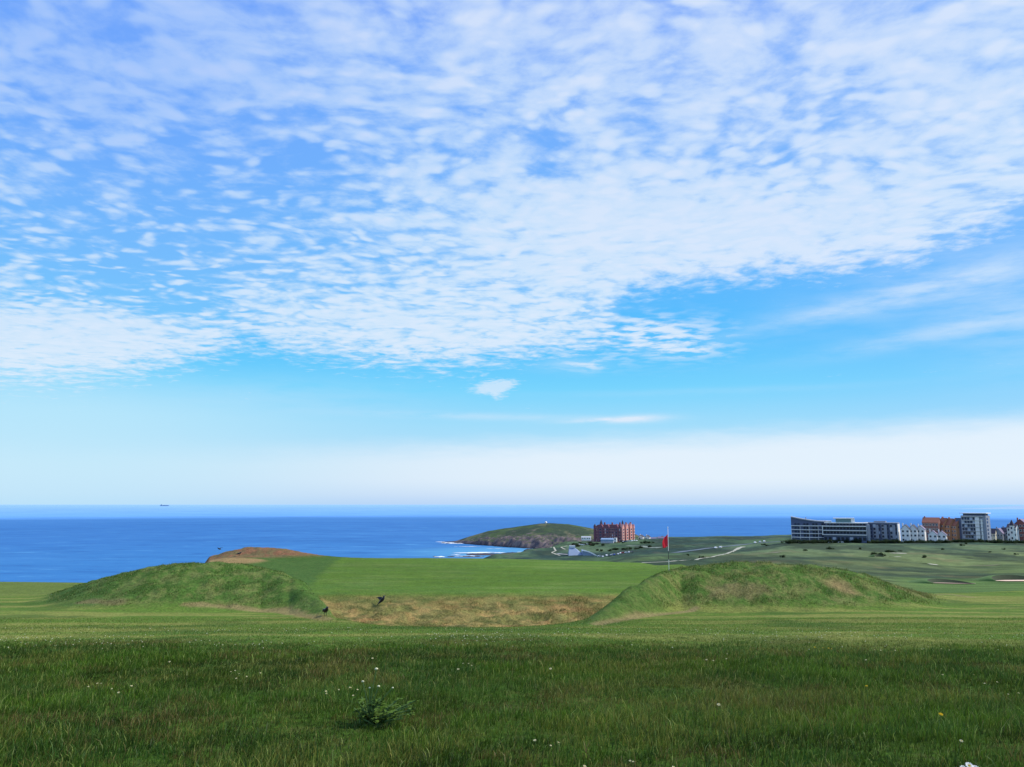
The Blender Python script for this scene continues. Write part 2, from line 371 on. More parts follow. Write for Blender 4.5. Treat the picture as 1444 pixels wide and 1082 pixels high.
def C(*c): return np.array(c)
def mixc(a, b, t): return a*(1-t[..., None])+b*t[..., None]
GRN_LONG = C(.042, .088, .010); GRN_MOW = C(.094, .160, .024); GRN_FINE = C(.094, .172, .022); STRAW = C(.34, .235, .085); RED = C(.24, .105, .05)
LINK = C(.092, .134, .044); LINKD = C(.036, .062, .034); DRY = C(.18, .14, .065)
def ground_colour(X, Y):
    b, a, lm, rm, hol, bm, bm2 = near_parts(X, Y)
    n1 = fbm(X*.5, Y*.5, 21, 5, .6); n2 = fbm(X*2.5, Y*2.5, 22, 4, .6); n3 = fbm(X*.15, Y*.3, 23, 4); nf = fbm(X*9, Y*9, 24, 3, .6)
    c = np.ones(X.shape+(3,))*GRN_LONG
    c = mixc(c, STRAW*.6, ss(.58, .78, n1)*.4)
    edge_ = 11.4+(n1-.5)*2.0
    k = ss(-1.3, 1.8, Y-edge_+(n2-.5)*1.2)
    mow = mixc(np.ones(X.shape+(3,))*GRN_MOW, C(.21, .215, .055), ss(.40, .62, fbm(X*.25, Y*1.6, 31, 5, .6))*.8)
    mow = mixc(mow, C(.050, .105, .018), ss(.5, .72, n1)*.7)
    c = mixc(c, mow, k)
    # left lawn by the cliff and the fine green
    c = mixc(c, C(.12, .165, .035), ss(28, 34, Y)*ss(az(150), az(60), a))
    stripe = .5+.5*np.sin((Y+.04*X)*2.6)
    green = mixc(np.ones(X.shape+(3,))*GRN_FINE, GRN_FINE*C(.84, .88, .9), stripe*.6)
    green = mixc(green, C(.14, .20, .05), ss(.48, .7, fbm(X*.3, Y*1.1, 33, 5, .6))*.6); green = mixc(green, C(.075, .15, .03), ss(.5, .7, fbm(X*.4, Y*1.4, 34, 5, .6))*.55)
    gl = ip(Y, [33, 40, 55], [az(432), az(448), az(482)])
    fringe = mixc(np.ones(X.shape+(3,))*C(.050, .115, .022), C(.075, .14, .03), n2)
    onp = ss(32.9, 34.5, Y+(n2-.5)*2.2+(n1-.5)*1.5)*ss(az(150), az(300), a)*ss(az(1010), az(930), a)
    c = mixc(c, fringe, onp)
    c = mixc(c, green, onp*ss(gl-.006, gl+.006, a+(n2-.5)*.016))
    # mound cover: rough green grass with straw
    m = np.clip(lm+rm, 0, 3)
    mr = mixc(np.ones(X.shape+(3,))*C(.062, .122, .022), C(.165, .175, .055), ss(.44, .64, n2*.6+nf*.4)*np.where(lm > rm, .6, .8))
    mr = mixc(mr, C(.23, .16, .08), ss(.6, .72, n1)*.5*(rm > lm))
    c = mixc(c, mr, ss(.0, .32, m+(n2-.5)*.16))
    # steep flanks facing the hollow: plain green, shade painted in as a darker tone
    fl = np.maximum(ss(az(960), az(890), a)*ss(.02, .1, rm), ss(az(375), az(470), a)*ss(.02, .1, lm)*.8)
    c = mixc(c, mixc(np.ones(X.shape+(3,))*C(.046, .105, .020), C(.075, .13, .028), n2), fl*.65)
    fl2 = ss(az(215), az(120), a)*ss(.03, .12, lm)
    c = mixc(c, C(.055, .115, .025), fl2*.6)  # left side of the left mound, its shade painted in as darker green
    # dry bank
    dry = mixc(np.ones(X.shape+(3,))*STRAW*.95, C(.21, .18, .060), ss(.35, .6, n2))
    dry = mixc(dry, RED*1.25, ss(.50, .68, n1)*.7); dry = mixc(dry, C(.075, .085, .028), ss(.50, .66, fbm(X*1.5, Y*3, 41, 4, .6))*.75)
    dry = mixc(dry, C(.105, .135, .032), ss(30.5, 33.5, Y+(n1-.5)*5)*(.30+.45*ss(az(720), az(560), a))); dry = mixc(dry, C(.12, .15, .035), ss(.46, .62, fbm(X*.9, Y*1.6, 44, 5, .6))*.38)
    c = mixc(c, dry, ss(.04, .2, hol+(n2-.5)*.12)*(1-fl*ss(.05, .15, m)))
    # dry trodden lines: along the foot of the left mound, left foot of the right mound, right tail
    def trail(pts, wid):
        P = [hit_nodet(px, py) for px, py in pts]; d = np.full(X.shape, 1e9)
        for (x0, y0), (x1, y1) in zip(P[:-1], P[1:]):
            vx, vy = x1-x0, y1-y0; t = np.clip(((X-x0)*vx+(Y-y0)*vy)/(vx*vx+vy*vy+1e-9), 0, 1)
            d = np.minimum(d, np.hypot((X-x0-t*vx)*1., (Y-y0-t*vy)))
        return ss(wid, wid*.3, d+(n2-.5)*wid*.9)
    c = mixc(c, C(.26, .19, .085), trail([(265, 852), (330, 855), (400, 862), (460, 876)], .30)*.75)
    c = mixc(c, C(.20, .13, .075), trail([(120, 850), (165, 852)], .4)*.5)
    c = mixc(c, C(.25, .19, .09), trail([(840, 880), (900, 868), (980, 858)], .22)*.75)
    c = mixc(c, C(.22, .19, .08), trail([(1270, 834), (1330, 838), (1370, 843)], .35)*.6)
    c = mixc(c, C(.28, .16, .09), trail([(1180, 825), (1195, 834)], .6)*.5*(rm > 0))
    # brown mound
    bmk = ss(.10, .32, bm+(n2-.5)*.2)
    c = mixc(c, mixc(np.ones(X.shape+(3,))*C(.25, .12, .065), C(.17, .13, .06), ss(.4, .6, n2)), bmk)
    c = mixc(c, C(.30, .20, .09), ss(.06, .16, bm2)*.9)
    # the links and the coast
    k = ss(52, 75, Y)*(1-ss(55, 56, Y)*0)
    st = fbm(X*.012, Y*.006, 51, 5, .6); st2 = fbm(X*.05, Y*.02, 52, 5, .6)
    lk = mixc(np.ones(X.shape+(3,))*LINK, LINKD, ss(.42, .62, st)); lk = mixc(lk, C(.13, .165, .060), ss(.52, .68, fbm(X*.012, Y*.005, 53, 4))*.9)
    lk = mixc(lk, DRY, ss(.60, .76, st2)*.45); lk = mixc(lk, LINKD*.8, ss(.56, .7, fbm(X*.03, Y*.012, 55, 5, .6))*.7)
    lk = mixc(lk, C(.08, .155, .035), ss(300, 240, Y)*ss(az(1230), az(1300), a)*.75)
    lk = mixc(lk, lk*C(.68, .84, 1.25), ss(380, 800, Y))  # aerial haze painted in as a blue tint with distance
    lk = lk*(.62+.76*fbm(X*.09, Y*.03, 57, 4, .65))[..., None]*(.8+.4*vn(X*.3, Y*.12, 58))[..., None]
    sc2 = ss(.60, .66, fbm(X*.022, Y*.011, 59, 5, .6))*ss(280, 420, Y); lk = mixc(lk, C(.030, .048, .030), sc2*.75)
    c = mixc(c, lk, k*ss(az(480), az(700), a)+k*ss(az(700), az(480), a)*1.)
    return c
def hit_nodet(px, py):
    a = az(px, py); z = -dep(py)*YS; g = height(a*YS, YS, False)
    i = np.argmax(g > z); return a*YS[i], YS[i]

def build_ground():
    A = np.concatenate([np.radians(np.arange(-180, -48, 3.)), np.radians(np.arange(-48, -36, .5)), np.radians(np.arange(-36, 36, .09)), np.radians(np.arange(36, 48, .5)), np.radians(np.arange(48, 180.1, 3.))])
    R = np.concatenate([np.arange(.3, 4, .25), np.arange(4, 14, .10), np.arange(14, 62, .16), np.geomspace(62, 1750, 250)])
    aa, rr = np.meshgrid(A, R); X = (rr*np.sin(aa)); Y = (rr*np.cos(aa))
    Z = EYE+height(X, Y)
    # drop land behind the viewer only gently
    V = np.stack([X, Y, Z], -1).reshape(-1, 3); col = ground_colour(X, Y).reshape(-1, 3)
    nc = len(A); fa = grid_faces(len(R), nc)[:, ::-1]
    V = np.concatenate([V, [[0, 0, EYE-1.6]]]); col = np.concatenate([col, [GRN_LONG]])
    f3 = np.stack([np.full(nc-1, len(V)-1), np.arange(1, nc), np.arange(0, nc-1)], -1)
    return npmesh('ground', V, fa, f3, col)
def ground_mat():
    m, t, o = newmat('grassland')
    b = t.node('ShaderNodeBsdfPrincipled'); t.l.new(b.outputs[0], o.inputs[0]); b.inputs['Roughness'].default_value = .95; b.inputs['Specular IOR Level'].default_value = .05
    at_ = t.node('ShaderNodeAttribute'); at_.attribute_name = 'Col'
    p = t.node('ShaderNodeTexCoord').outputs['Object']
    n1 = t.noise(p, 14., 5, .7); n2 = t.noise(p, 2.2, 5, .6); n3 = t.noise(p, .06, 6, .65)
    f = t.m('ADD', t.m('MULTIPLY', t.sm(.3, .7, n1), .8), .6)
    f = t.m('MULTIPLY', f, t.m('ADD', t.m('MULTIPLY', n2, .7), .65)); f = t.m('MULTIPLY', f, t.m('ADD', t.m('MULTIPLY', n3, .8), .6))
    s = t.node('ShaderNodeVectorMath', operation='SCALE'); t.put(s.inputs[0], at_.outputs['Color']); t.put(s.inputs[3], f)
    c = t.mix(t.m('MULTIPLY', t.sm(.5, .75, t.noise(p, 5., 4, .6)), .25), s.outputs[0], (.20, .17, .06))
    t.put(b.inputs['Base Color'], c)
    bb = t.node('ShaderNodeBump'); bb.inputs['Strength'].default_value = .7; bb.inputs['Distance'].default_value = .05
    t.put(bb.inputs['Height'], t.m('ADD', n1, t.m('MULTIPLY', t.noise(p, 45., 3, .6), .5))); t.l.new(bb.outputs[0], b.inputs['Normal'])
    return m
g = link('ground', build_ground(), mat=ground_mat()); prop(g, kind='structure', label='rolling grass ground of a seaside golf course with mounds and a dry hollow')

# ---------------------------------------------------------------- headland beyond the bay
def head_h(X, Y):
    """height above the sea of the rocky headland"""
    # ridge line runs from the low tip (left) to behind the hotel
    a = X/Y
    px = 722+a*F*math.cos(TH)
    top = ip(px, [596, 626, 645, 664, 690, 715, 740, 762, 775, 800, 830, 860, 900, 960], [-8, .5, 2.4, 11, 21.5, 27, 31.5, 35.5, 36, 34, 27, 17, 12, -6])
    yc = 1560.
    wf = ip(px, [600, 640, 660, 700, 760, 830, 900], [12, 18, 70, 150, 250, 300, 300])
    t = np.where(Y < yc, (yc-Y)/wf, (Y-yc)/ip(px, [600, 640, 680, 720], [12, 18, 80, 150]))
    n = fbm(X*.02, Y*.02, 71, 6, .6)-.5
    t = np.abs(t)+n*.35
    prof = ip(t, [0, .35, .70, .86, 1.0, 1.15], [1, .80, .50, .38, .0, -.25])
    cl = ip(t, [.5, .75, .95, 1.05], [0, 1, 1, 0])
    z = top*prof+(cl*(fbm(X*.06, Y*.06, 72, 5, .65)-.5)*18+n*3)*ss(632, 680, px)-10*ss(615, 596, px)
    z = np.where((top < .3) | (t > 1.08), -3., z)
    return z, cl, t
X, Y = np.meshgrid(np.arange(-210, 330, 2.), np.arange(1180, 1760, 2.6))
Z, cl, tt = head_h(X, Y); Z = np.maximum(Z, -3)
n = fbm(X*.03, Y*.03, 81, 5, .6); nn = fbm(X*.15, Y*.15, 82, 4, .6)
gy, gx = np.gradient(Z, 2.6, 2.)
slope = np.hypot(gx, gy)
rock = np.clip(ss(.28, .5, slope+(nn-.5)*.3)+ss(6, 2, Z), 0, 1)
c = mixc(np.ones(X.shape+(3,))*C(.060, .095, .040), C(.040, .062, .040), ss(.4, .6, n)); c = mixc(c, C(.13, .13, .075), ss(.58, .7, fbm(X*.05, Y*.02, 84, 4))*.7)
c = mixc(c, mixc(np.ones(X.shape+(3,))*C(.085, .072, .085), C(.19, .15, .14), ss(.4, .7, nn)), rock)
c = mixc(c, C(.03, .03, .04), ss(2.5, .5, Z))
hl = link('headland', npmesh('headland', np.stack([X, Y, Z], -1).reshape(-1, 3), grid_faces(*X.shape), None, c.reshape(-1, 3)), mat=g.data.materials[0])
prop(hl, kind='structure', label='low rocky headland with grassy top beyond the bay')

# ---------------------------------------------------------------- sea
def sea_mat():
    m, t, o = newmat('sea_water')
    p = t.node('ShaderNodeNewGeometry').outputs['Position']
    x, y, z = t.xyz(p)
    d = t.m('SQRT', t.m('ADD', t.m('MULTIPLY', x, x), t.m('MULTIPLY', y, y)))
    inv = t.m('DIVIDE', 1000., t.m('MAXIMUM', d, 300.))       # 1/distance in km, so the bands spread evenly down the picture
    col = t.ramp(t.m('MULTIPLY', inv, .6), [(0, (.30, .50, .70)), (.04, (.21, .41, .72)), (.112, (.14, .35, .70)), (.142, (.050, .185, .43)), (.20, (.037, .160, .40)), (.34, (.035, .160, .40)), (.50, (.036, .175, .41)), (.8, (.031, .165, .40)), (1, (.035, .165, .39))])  # pale far end: sea mist painted into the water colour
    # bands of wind-streaked darker and lighter water
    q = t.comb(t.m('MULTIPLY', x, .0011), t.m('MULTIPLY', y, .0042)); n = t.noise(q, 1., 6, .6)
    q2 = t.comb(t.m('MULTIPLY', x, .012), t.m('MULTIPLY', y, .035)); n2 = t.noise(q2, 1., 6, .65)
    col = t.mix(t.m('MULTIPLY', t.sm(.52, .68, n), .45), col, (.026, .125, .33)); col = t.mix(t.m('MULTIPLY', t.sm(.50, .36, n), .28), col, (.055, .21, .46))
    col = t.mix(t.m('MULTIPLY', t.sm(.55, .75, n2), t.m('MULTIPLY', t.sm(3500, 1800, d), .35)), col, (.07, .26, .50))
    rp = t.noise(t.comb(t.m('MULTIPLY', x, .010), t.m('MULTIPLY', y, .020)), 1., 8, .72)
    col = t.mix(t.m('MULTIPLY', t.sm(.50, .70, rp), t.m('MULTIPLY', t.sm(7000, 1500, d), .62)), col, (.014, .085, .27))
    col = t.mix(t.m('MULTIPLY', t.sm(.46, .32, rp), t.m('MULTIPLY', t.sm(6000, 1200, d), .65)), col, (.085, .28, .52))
    # turquoise shallows of the bay
    q3 = t.m('SQRT', t.m('ADD', t.m('POWER', t.m('DIVIDE', t.m('ADD', x, 10.), 190.), 2.), t.m('POWER', t.m('DIVIDE', t.m('SUBTRACT', y, 1250.), 190.), 2.)))
    col = t.mix(t.m('MULTIPLY', t.sm(1.1, .3, t.m('ADD', q3, t.m('MULTIPLY', t.m('SUBTRACT', n2, .5), .6))), .62), col, (.10, .33, .50))
    # flecks of foam
    wn = t.noise(t.comb(t.m('MULTIPLY', x, .05), t.m('MULTIPLY', y, .11)), 1., 4, .7)
    col = t.mix(t.m('MULTIPLY', t.sm(.71, .76, wn), t.m('MULTIPLY', t.sm(1900, 1200, d), .5)), col, (.5, .62, .8))
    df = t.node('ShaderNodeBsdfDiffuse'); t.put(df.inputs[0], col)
    gl = t.node('ShaderNodeBsdfGlossy'); gl.inputs['Roughness'].default_value = .35
    bb = t.node('ShaderNodeBump'); bb.inputs['Strength'].default_value = .5; bb.inputs['Distance'].default_value = 2.
    t.put(bb.inputs['Height'], t.noise(t.comb(t.m('MULTIPLY', x, .05), t.m('MULTIPLY', y, .15)), 1., 5, .65)); t.l.new(bb.outputs[0], gl.inputs['Normal']); t.l.new(bb.outputs[0], df.inputs['Normal'])
    mx = t.node('ShaderNodeMixShader'); mx.inputs[0].default_value = .07; t.l.new(df.outputs[0], mx.inputs[1]); t.l.new(gl.outputs[0], mx.inputs[2]); t.l.new(mx.outputs[0], o.inputs[0])
    return m
xs = np.array([-90000, -20000, -5000, -1500, 0, 1500, 5000, 20000, 90000.]); ys = np.array([-20000, -3000, 0, 400, 1000, 2000, 4000, 8000, 20000, 60000, 100000.])
X, Y = np.meshgrid(xs, ys)
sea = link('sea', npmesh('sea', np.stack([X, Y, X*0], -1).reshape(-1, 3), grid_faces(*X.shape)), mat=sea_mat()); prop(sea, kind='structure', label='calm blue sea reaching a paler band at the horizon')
# ================================================================ grass (stuff)
def blade_mat(name, trans=.35):
    m, t, o = newmat(name)
    a = t.node('ShaderNodeAttribute'); a.attribute_name = 'Col'
    d = t.node('ShaderNodeBsdfDiffuse'); tr = t.node('ShaderNodeBsdfTranslucent'); gl = t.node('ShaderNodeBsdfGlossy'); gl.inputs['Roughness'].default_value = .45
    t.put(d.inputs[0], a.outputs['Color']); t.put(tr.inputs[0], t.mix(.35, a.outputs['Color'], (.10, .16, .015)))
    x = t.node('ShaderNodeMixShader'); x.inputs[0].default_value = trans; t.l.new(d.outputs[0], x.inputs[1]); t.l.new(tr.outputs[0], x.inputs[2])
    y = t.node('ShaderNodeMixShader'); y.inputs[0].default_value = .012; t.l.new(x.outputs[0], y.inputs[1]); t.l.new(gl.outputs[0], y.inputs[2]); t.l.new(y.outputs[0], o.inputs[0])
    return m
BLADE = blade_mat('grass_blades')
def blades(name, X, Y, H, Wd, col, lean=.5, wind=(.12, .05), base=.45):
    n = len(X); Z = EYE+height(X, Y)-.01
    th = RNG.uniform(0, 2*math.pi, n); ln = H*RNG.uniform(.1, 1, n)*lean; ph = RNG.uniform(0, 2*math.pi, n)
    lx = np.cos(ph)*ln+wind[0]*H; ly = np.sin(ph)*ln+wind[1]*H
    wx = np.cos(th)*Wd*.5; wy = np.sin(th)*Wd*.5
    P = np.zeros((n, 5, 3), np.float32)
    P[:, 0] = np.stack([X-wx, Y-wy, Z], -1); P[:, 1] = np.stack([X+wx, Y+wy, Z], -1)
    mx, my, mz = X+lx*.35, Y+ly*.35, Z+H*.62
    P[:, 2] = np.stack([mx-wx*.75, my-wy*.75, mz], -1); P[:, 3] = np.stack([mx+wx*.75, my+wy*.75, mz], -1)
    P[:, 4] = np.stack([X+lx, Y+ly, Z+H*RNG.uniform(.8, 1., n)], -1)
    b = np.arange(n)*5
    f4 = np.stack([b, b+1, b+3, b+2], -1); f3 = np.stack([b+2, b+3, b+4], -1)
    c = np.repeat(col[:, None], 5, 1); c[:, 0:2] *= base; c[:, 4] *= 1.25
    return npmesh(name, P.reshape(-1, 3), f4, f3, c.reshape(-1, 3), smooth=False)
def pick(n, p): return RNG.random(n) < p
def long_grass():
    n = 560000
    Y = 3.6+(12.8-3.6)*RNG.random(n)**.85; X = (RNG.random(n)*2-1)*(.69*Y+1.2)
    n1 = fbm(X*.5, Y*.5, 21, 5, .6)
    keep = (Y < 11.2+(n1-.5)*2.6+RNG.normal(0, .75, n)) & (RNG.random(n) < .45+.55*ss(.3, .55, fbm(X*3, Y*3, 61, 3)))
    X, Y, n1 = X[keep], Y[keep], n1[keep]; n = len(X)
    cl = fbm(X*1.3, Y*1.3, 62, 4, .6); H = RNG.gamma(5, .0112, n)*(1+.15*ss(7, 5, Y))*(.6+.9*cl)*(1-.6*ss(9.3, 12.4, Y))
    W_ = RNG.uniform(.0018, .0055, n)*(1+.6*ss(7, 11, Y))*(1+.3*ss(7, 5, Y))
    t = RNG.random(n)
    c = mixc(np.ones((n, 3))*C(.034, .090, .008), C(.118, .205, .026), ss(.2, .95, t*.6+cl*.4))
    c = mixc(c, C(.030, .084, .022), (ss(.45, .65, fbm(X*.9, Y*.9, 65, 4, .6))*.6))
    dryp = ss(.57, .64, fbm(X*1.5+3, Y*2.0, 63, 4, .6)); dk = ss(.48, .62, fbm(X*.7, Y*1.4, 68, 4, .6)); c = c*C(1.0, 1., .8)*(1.04*(1-.55*dk)*(.50+1.05*fbm(X*2.6, Y*3.6, 70, 3, .6)))[:, None]; H *= (1-.25*dk)
    c = mixc(c, C(.19, .145, .05), np.where(RNG.random(n) < .06+.55*dryp, .8, 0.)); c = mixc(c, C(.13, .085, .02), dryp*.25)
    c = mixc(c, C(.26, .25, .055), ss(.53, .64, fbm(X*1.1, Y*1.9, 69, 4, .6))*.6*(RNG.random(n) < .6)); c *= RNG.uniform(.5, 1.55, n)[:, None]; hl_ = RNG.random(n) < .07; c[hl_] = C(.30, .37, .09)*RNG.uniform(.7, 1.2, hl_.sum())[:, None]
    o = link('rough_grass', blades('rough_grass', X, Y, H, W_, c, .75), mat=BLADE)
    prop(o, 'long dark green rough grass with straw tufts filling the foreground', 'grass', kind='stuff')
def short_grass():
    n = 150000
    Y = 10.6+RNG.random(n)**.75*9; X = (RNG.random(n)*2-1)*(.67*Y+1.5)
    b, a, lm, rm, hol, bm, bm2 = near_parts(X, Y); k = (lm+rm < .06) & (hol < .05); X, Y = X[k], Y[k]; n = len(X)
    c = ground_colour(X, Y)*RNG.uniform(.75, 1.7, n)[:, None]; k = RNG.random(n) < .20; c[k] = C(.30, .28, .09)*RNG.uniform(.6, 1.2, k.sum())[:, None]
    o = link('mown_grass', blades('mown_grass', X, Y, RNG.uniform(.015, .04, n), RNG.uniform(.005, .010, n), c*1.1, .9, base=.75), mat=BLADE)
    prop(o, 'short yellowish green mown grass in the strip behind the rough', 'grass', kind='stuff')
def mound_grass():
    n = 520000
    Y = RNG.uniform(16, 37, n); X = RNG.uniform(-19, 17, n)
    b, a, lm, rm, hol, bm, bm2 = near_parts(X, Y)
    tus = fbm(X*2.2, Y*2.2, 66, 4, .65)
    w_ = np.maximum(ss(.04, .2, lm+rm), ss(.05, .25, hol)*.9)*(.25+.9*ss(.35, .6, tus)); fl = np.maximum(ss(az(960), az(890), a)*ss(.02, .1, rm), ss(az(375), az(470), a)*ss(.02, .1, lm)*.8)
    k = (RNG.random(n) < w_*.8*(1-.6*fl)); X, Y, tus, fl, a = X[k], Y[k], tus[k], fl[k], a[k]; n = len(X)
    H = RNG.uniform(.025, .075, n)*(.5+1.1*ss(.4, .65, tus))*(1-.6*fl)*np.where(X < 0, .7, 1.05)
    c = ground_colour(X, Y); t = RNG.random(n); hb = near_parts(X, Y)[4] > .08
    c *= RNG.uniform(.35, 1.8, n)[:, None]
    k = (t < np.where(X < 0, .10, .20)*(1-fl)) & ~hb; c[k] = C(.33, .31, .12)*RNG.uniform(.6, 1.3, k.sum())[:, None]
    k = (t > .93) & hb; c[k] = C(.06, .10, .03)
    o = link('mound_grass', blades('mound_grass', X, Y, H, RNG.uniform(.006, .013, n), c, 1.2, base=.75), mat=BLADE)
    prop(o, 'tussocky grass and straw growing over the mounds and the dry hollow', 'grass', kind='stuff')
long_grass(); short_grass(); mound_grass()
# tiny white flecks of clover in the mown strip
def clover():
    n = 1500; Y = RNG.uniform(10.5, 15, n); X = (RNG.random(n)*2-1)*(.66*Y+1)
    k = (RNG.random(n) < .15+1.2*ss(.5, .68, fbm(X*.45, Y*.8, 91, 4))); X, Y = X[k], Y[k]; n = len(X); Z = EYE+height(X, Y)+RNG.uniform(.02, .05, n); r = RNG.uniform(.004, .010, n)
    O = np.array([[1, 0, 0], [-1, 0, 0], [0, 1, 0], [0, -1, 0], [0, 0, .7], [0, 0, -.7]])
    V = np.stack([X, Y, Z], -1)[:, None]+O[None]*r[:, None, None]
    f = np.array([[0, 2, 4], [2, 1, 4], [1, 3, 4], [3, 0, 4], [2, 0, 5], [1, 2, 5], [3, 1, 5], [0, 3, 5]])
    o = link('clover_flowers', npmesh('clover_flowers', V.reshape(-1, 3), None, (np.arange(n)[:, None, None]*6+f[None]).reshape(-1, 3)), mat=mat('clover_white', (.62, .60, .42), .8))
    prop(o, 'scattered tiny white clover flowers in the mown strip', 'flowers', kind='stuff')
clover()

# ================================================================ small things in the foreground
def bm_obj(name, bm, m, parent=None, smooth=False):
    me = bpy.data.meshes.new(name); bmesh.ops.recalc_face_normals(bm, faces=bm.faces); bm.to_mesh(me); bm.free()
    if smooth: me.polygons.foreach_set('use_smooth', [True]*len(me.polygons))
    return link(name, me, parent, m)
def tube(bm, pts, rad, n=7, cap=True, squash=None):
    """rings along pts (Vectors); rad: list; squash: list of (wide, high) factors"""
    rings = []
    for i, p in enumerate(pts):
        d = (pts[min(i+1, len(pts)-1)]-pts[max(i-1, 0)]).normalized()
        u = d.cross(Vector((0, 0, 1))) if abs(d.z) < .95 else d.cross(Vector((0, 1, 0)))
        u.normalize(); v = u.cross(d).normalized(); r = rad[i] if not isinstance(rad, float) else rad
        sq = squash[i] if squash else (1, 1)
        rings.append([bm.verts.new(p+(u*math.cos(k*2*math.pi/n)*sq[0]+v*math.sin(k*2*math.pi/n)*sq[1])*r) for k in range(n)])
    for a, b in zip(rings[:-1], rings[1:]):
        for k in range(n): bm.faces.new((a[k], a[(k+1) % n], b[(k+1) % n], b[k]))
    if cap: bm.faces.new(rings[0][::-1]); bm.faces.new(rings[-1])
    return rings
def copy_tree(o, parent=None):
    c = o.copy(); COL.objects.link(c); c.parent = parent
    for ch in list(o.children): copy_tree(ch, c)
    return c

# ---- flagstick on the green
fp = hitY(943, 36.0)
fs = empty('golf_flagstick', fp, 0, 'golf flagstick with hanging red flag and black and white banded pole on the green', 'flagstick')
PH = (-dep(744)*36+EYE)-fp.z
m, t, o = newmat('banded_pole'); bb = t.node('ShaderNodeBsdfPrincipled'); t.l.new(bb.outputs[0], o.inputs[0]); bb.inputs['Roughness'].default_value = .4
z = t.xyz(t.node('ShaderNodeTexCoord').outputs['Object'])[2]
c = t.ramp(t.m('DIVIDE', z, PH), [(0, (.02, .02, .02)), (.25, (.85, .85, .80)), (.45, (.02, .02, .02)), (.60, (.75, .72, .68)), (.72, (.62, .60, .60))], 'CONSTANT')
t.put(bb.inputs['Base Color'], c)
b = bmesh.new(); tube(b, [Vector((0, 0, -.1)), Vector((0, 0, PH*.5)), Vector((0, 0, PH))], [.015, .013, .009], 10); bm_obj('pole', b, m, fs, True)
b = bmesh.new(); bmesh.ops.create_icosphere(b, subdivisions=2, radius=.022, matrix=Matrix.Translation((0, 0, PH+.01))); bm_obj('pole_cap', b, mat('pole_white', (.8, .8, .78), .4), fs, True)
b = bmesh.new(); ztop = PH-.30; nr, ncl = 14, 9; vs = []
for i in range(nr):
    f = i/(nr-1); row = []
    for j in range(ncl):
        g_ = j/(ncl-1); w_ = (.13+.11*math.sin(min(1, f*1.1)*math.pi*.7))*g_
        row.append(b.verts.new((-.02-w_, .045*math.sin(g_*7+f*2.5)*g_, ztop-f*.52-.12*g_*(1-.3*f))))
    vs.append(row)
for i in range(nr-1):
    for j in range(ncl-1): b.faces.new((vs[i][j], vs[i][j+1], vs[i+1][j+1], vs[i+1][j]))
m, t, o = newmat('flag_cloth'); d = t.node('ShaderNodeBsdfDiffuse'); tr = t.node('ShaderNodeBsdfTranslucent'); mx = t.node('ShaderNodeMixShader'); mx.inputs[0].default_value = .4
cc = t.mix(t.noise(t.node('ShaderNodeTexCoord').outputs['Object'], 30, 3), (.80, .045, .07), (.62, .03, .05)); t.put(d.inputs[0], cc); t.put(tr.inputs[0], cc)
t.l.new(d.outputs[0], mx.inputs[1]); t.l.new(tr.outputs[0], mx.inputs[2]); t.l.new(mx.outputs[0], o.inputs[0])
bm_obj('flag', b, m, fs, True)

# ---- crows
BLK = mat('black_feathers', (.012, .012, .016), .45, .4)
def crow(loc, rz, size, label, flying=False, pitch=0., group=None):
    r = empty('crow', loc, rz, label, 'bird', group); r.scale = (size,)*3
    b = bmesh.new(); V_ = Vector
    tube(b, [V_((-.50, 0, .16)), V_((-.36, 0, .19)), V_((-.22, 0, .23)), V_((-.05, 0, .27)), V_((.10, 0, .31)), V_((.19, 0, .38)), V_((.24, 0, .44)), V_((.29, 0, .46)), V_((.33, 0, .455))],
         [.035, .05, .085, .115, .11, .075, .062, .05, .022], 10, True, [(1.4, .25), (1.2, .5), (1, .9), (1, 1), (1, 1), (1, 1), (1, 1), (1, 1), (1, 1)])
    body = bm_obj('body', b, BLK, r, True)
    b = bmesh.new(); tube(b, [V_((.32, 0, .455)), V_((.38, 0, .445)), V_((.43, 0, .425))], [.022, .014, .003], 6); bm_obj('beak', b, mat('beak', (.03, .03, .03), .4), r)
    if not flying:
        for s in (-1, 1):
            b = bmesh.new(); tube(b, [V_((0, s*.045, .2)), V_((.01, s*.05, .10)), V_((.0, s*.05, .0))], [.02, .010, .010], 6)
            for dx_, dy_ in ((.07, 0), (.06, .03), (.06, -.03), (-.04, 0)): tube(b, [V_((0, s*.05, .008)), V_((dx_, s*.05+dy_, .004))], [.008, .004], 4)
            bm_obj('leg', b, mat('beak', (.03, .03, .03)), r)
            b = bmesh.new(); tube(b, [V_((.12, s*.095, .33)), V_((-.05, s*.12, .29)), V_((-.25, s*.09, .22)), V_((-.42, s*.04, .17))], [.03, .075, .05, .012], 8, True, [(.4, 1)]*4); bm_obj('wing', b, BLK, r, True)
    else:
        for s in (-1, 1):
            b = bmesh.new(); pts = [(0, .05, .30), (.02, .25, .40), (-.02, .45, .46), (-.10, .66, .50)]; ch = [.26, .27, .22, .10]
            f0 = [b.verts.new((x+ch[i]*.45, s*y, z)) for i, (x, y, z) in enumerate(pts)]; f1 = [b.verts.new((x-ch[i]*.55, s*y, z-.02)) for i, (x, y, z) in enumerate(pts)]
            for i in range(3): b.faces.new((f0[i], f0[i+1], f1[i+1], f1[i]))
            for k in range(4):
                x, y, z = pts[3]; a_ = b.verts.new((x-.1-.035*k, s*(y+.10-.05*k), z+.01)); b.faces.new((f0[3] if k == 0 else f1[3], a_, f1[3] if k == 0 else b.verts.new((x-.02-.03*k, s*(y-.01), z))))
            bmesh.ops.solidify(b, geom=b.faces[:], thickness=.012); bm_obj('wing', b, BLK, r)
    r.rotation_euler = (0, pitch, rz)
    return r
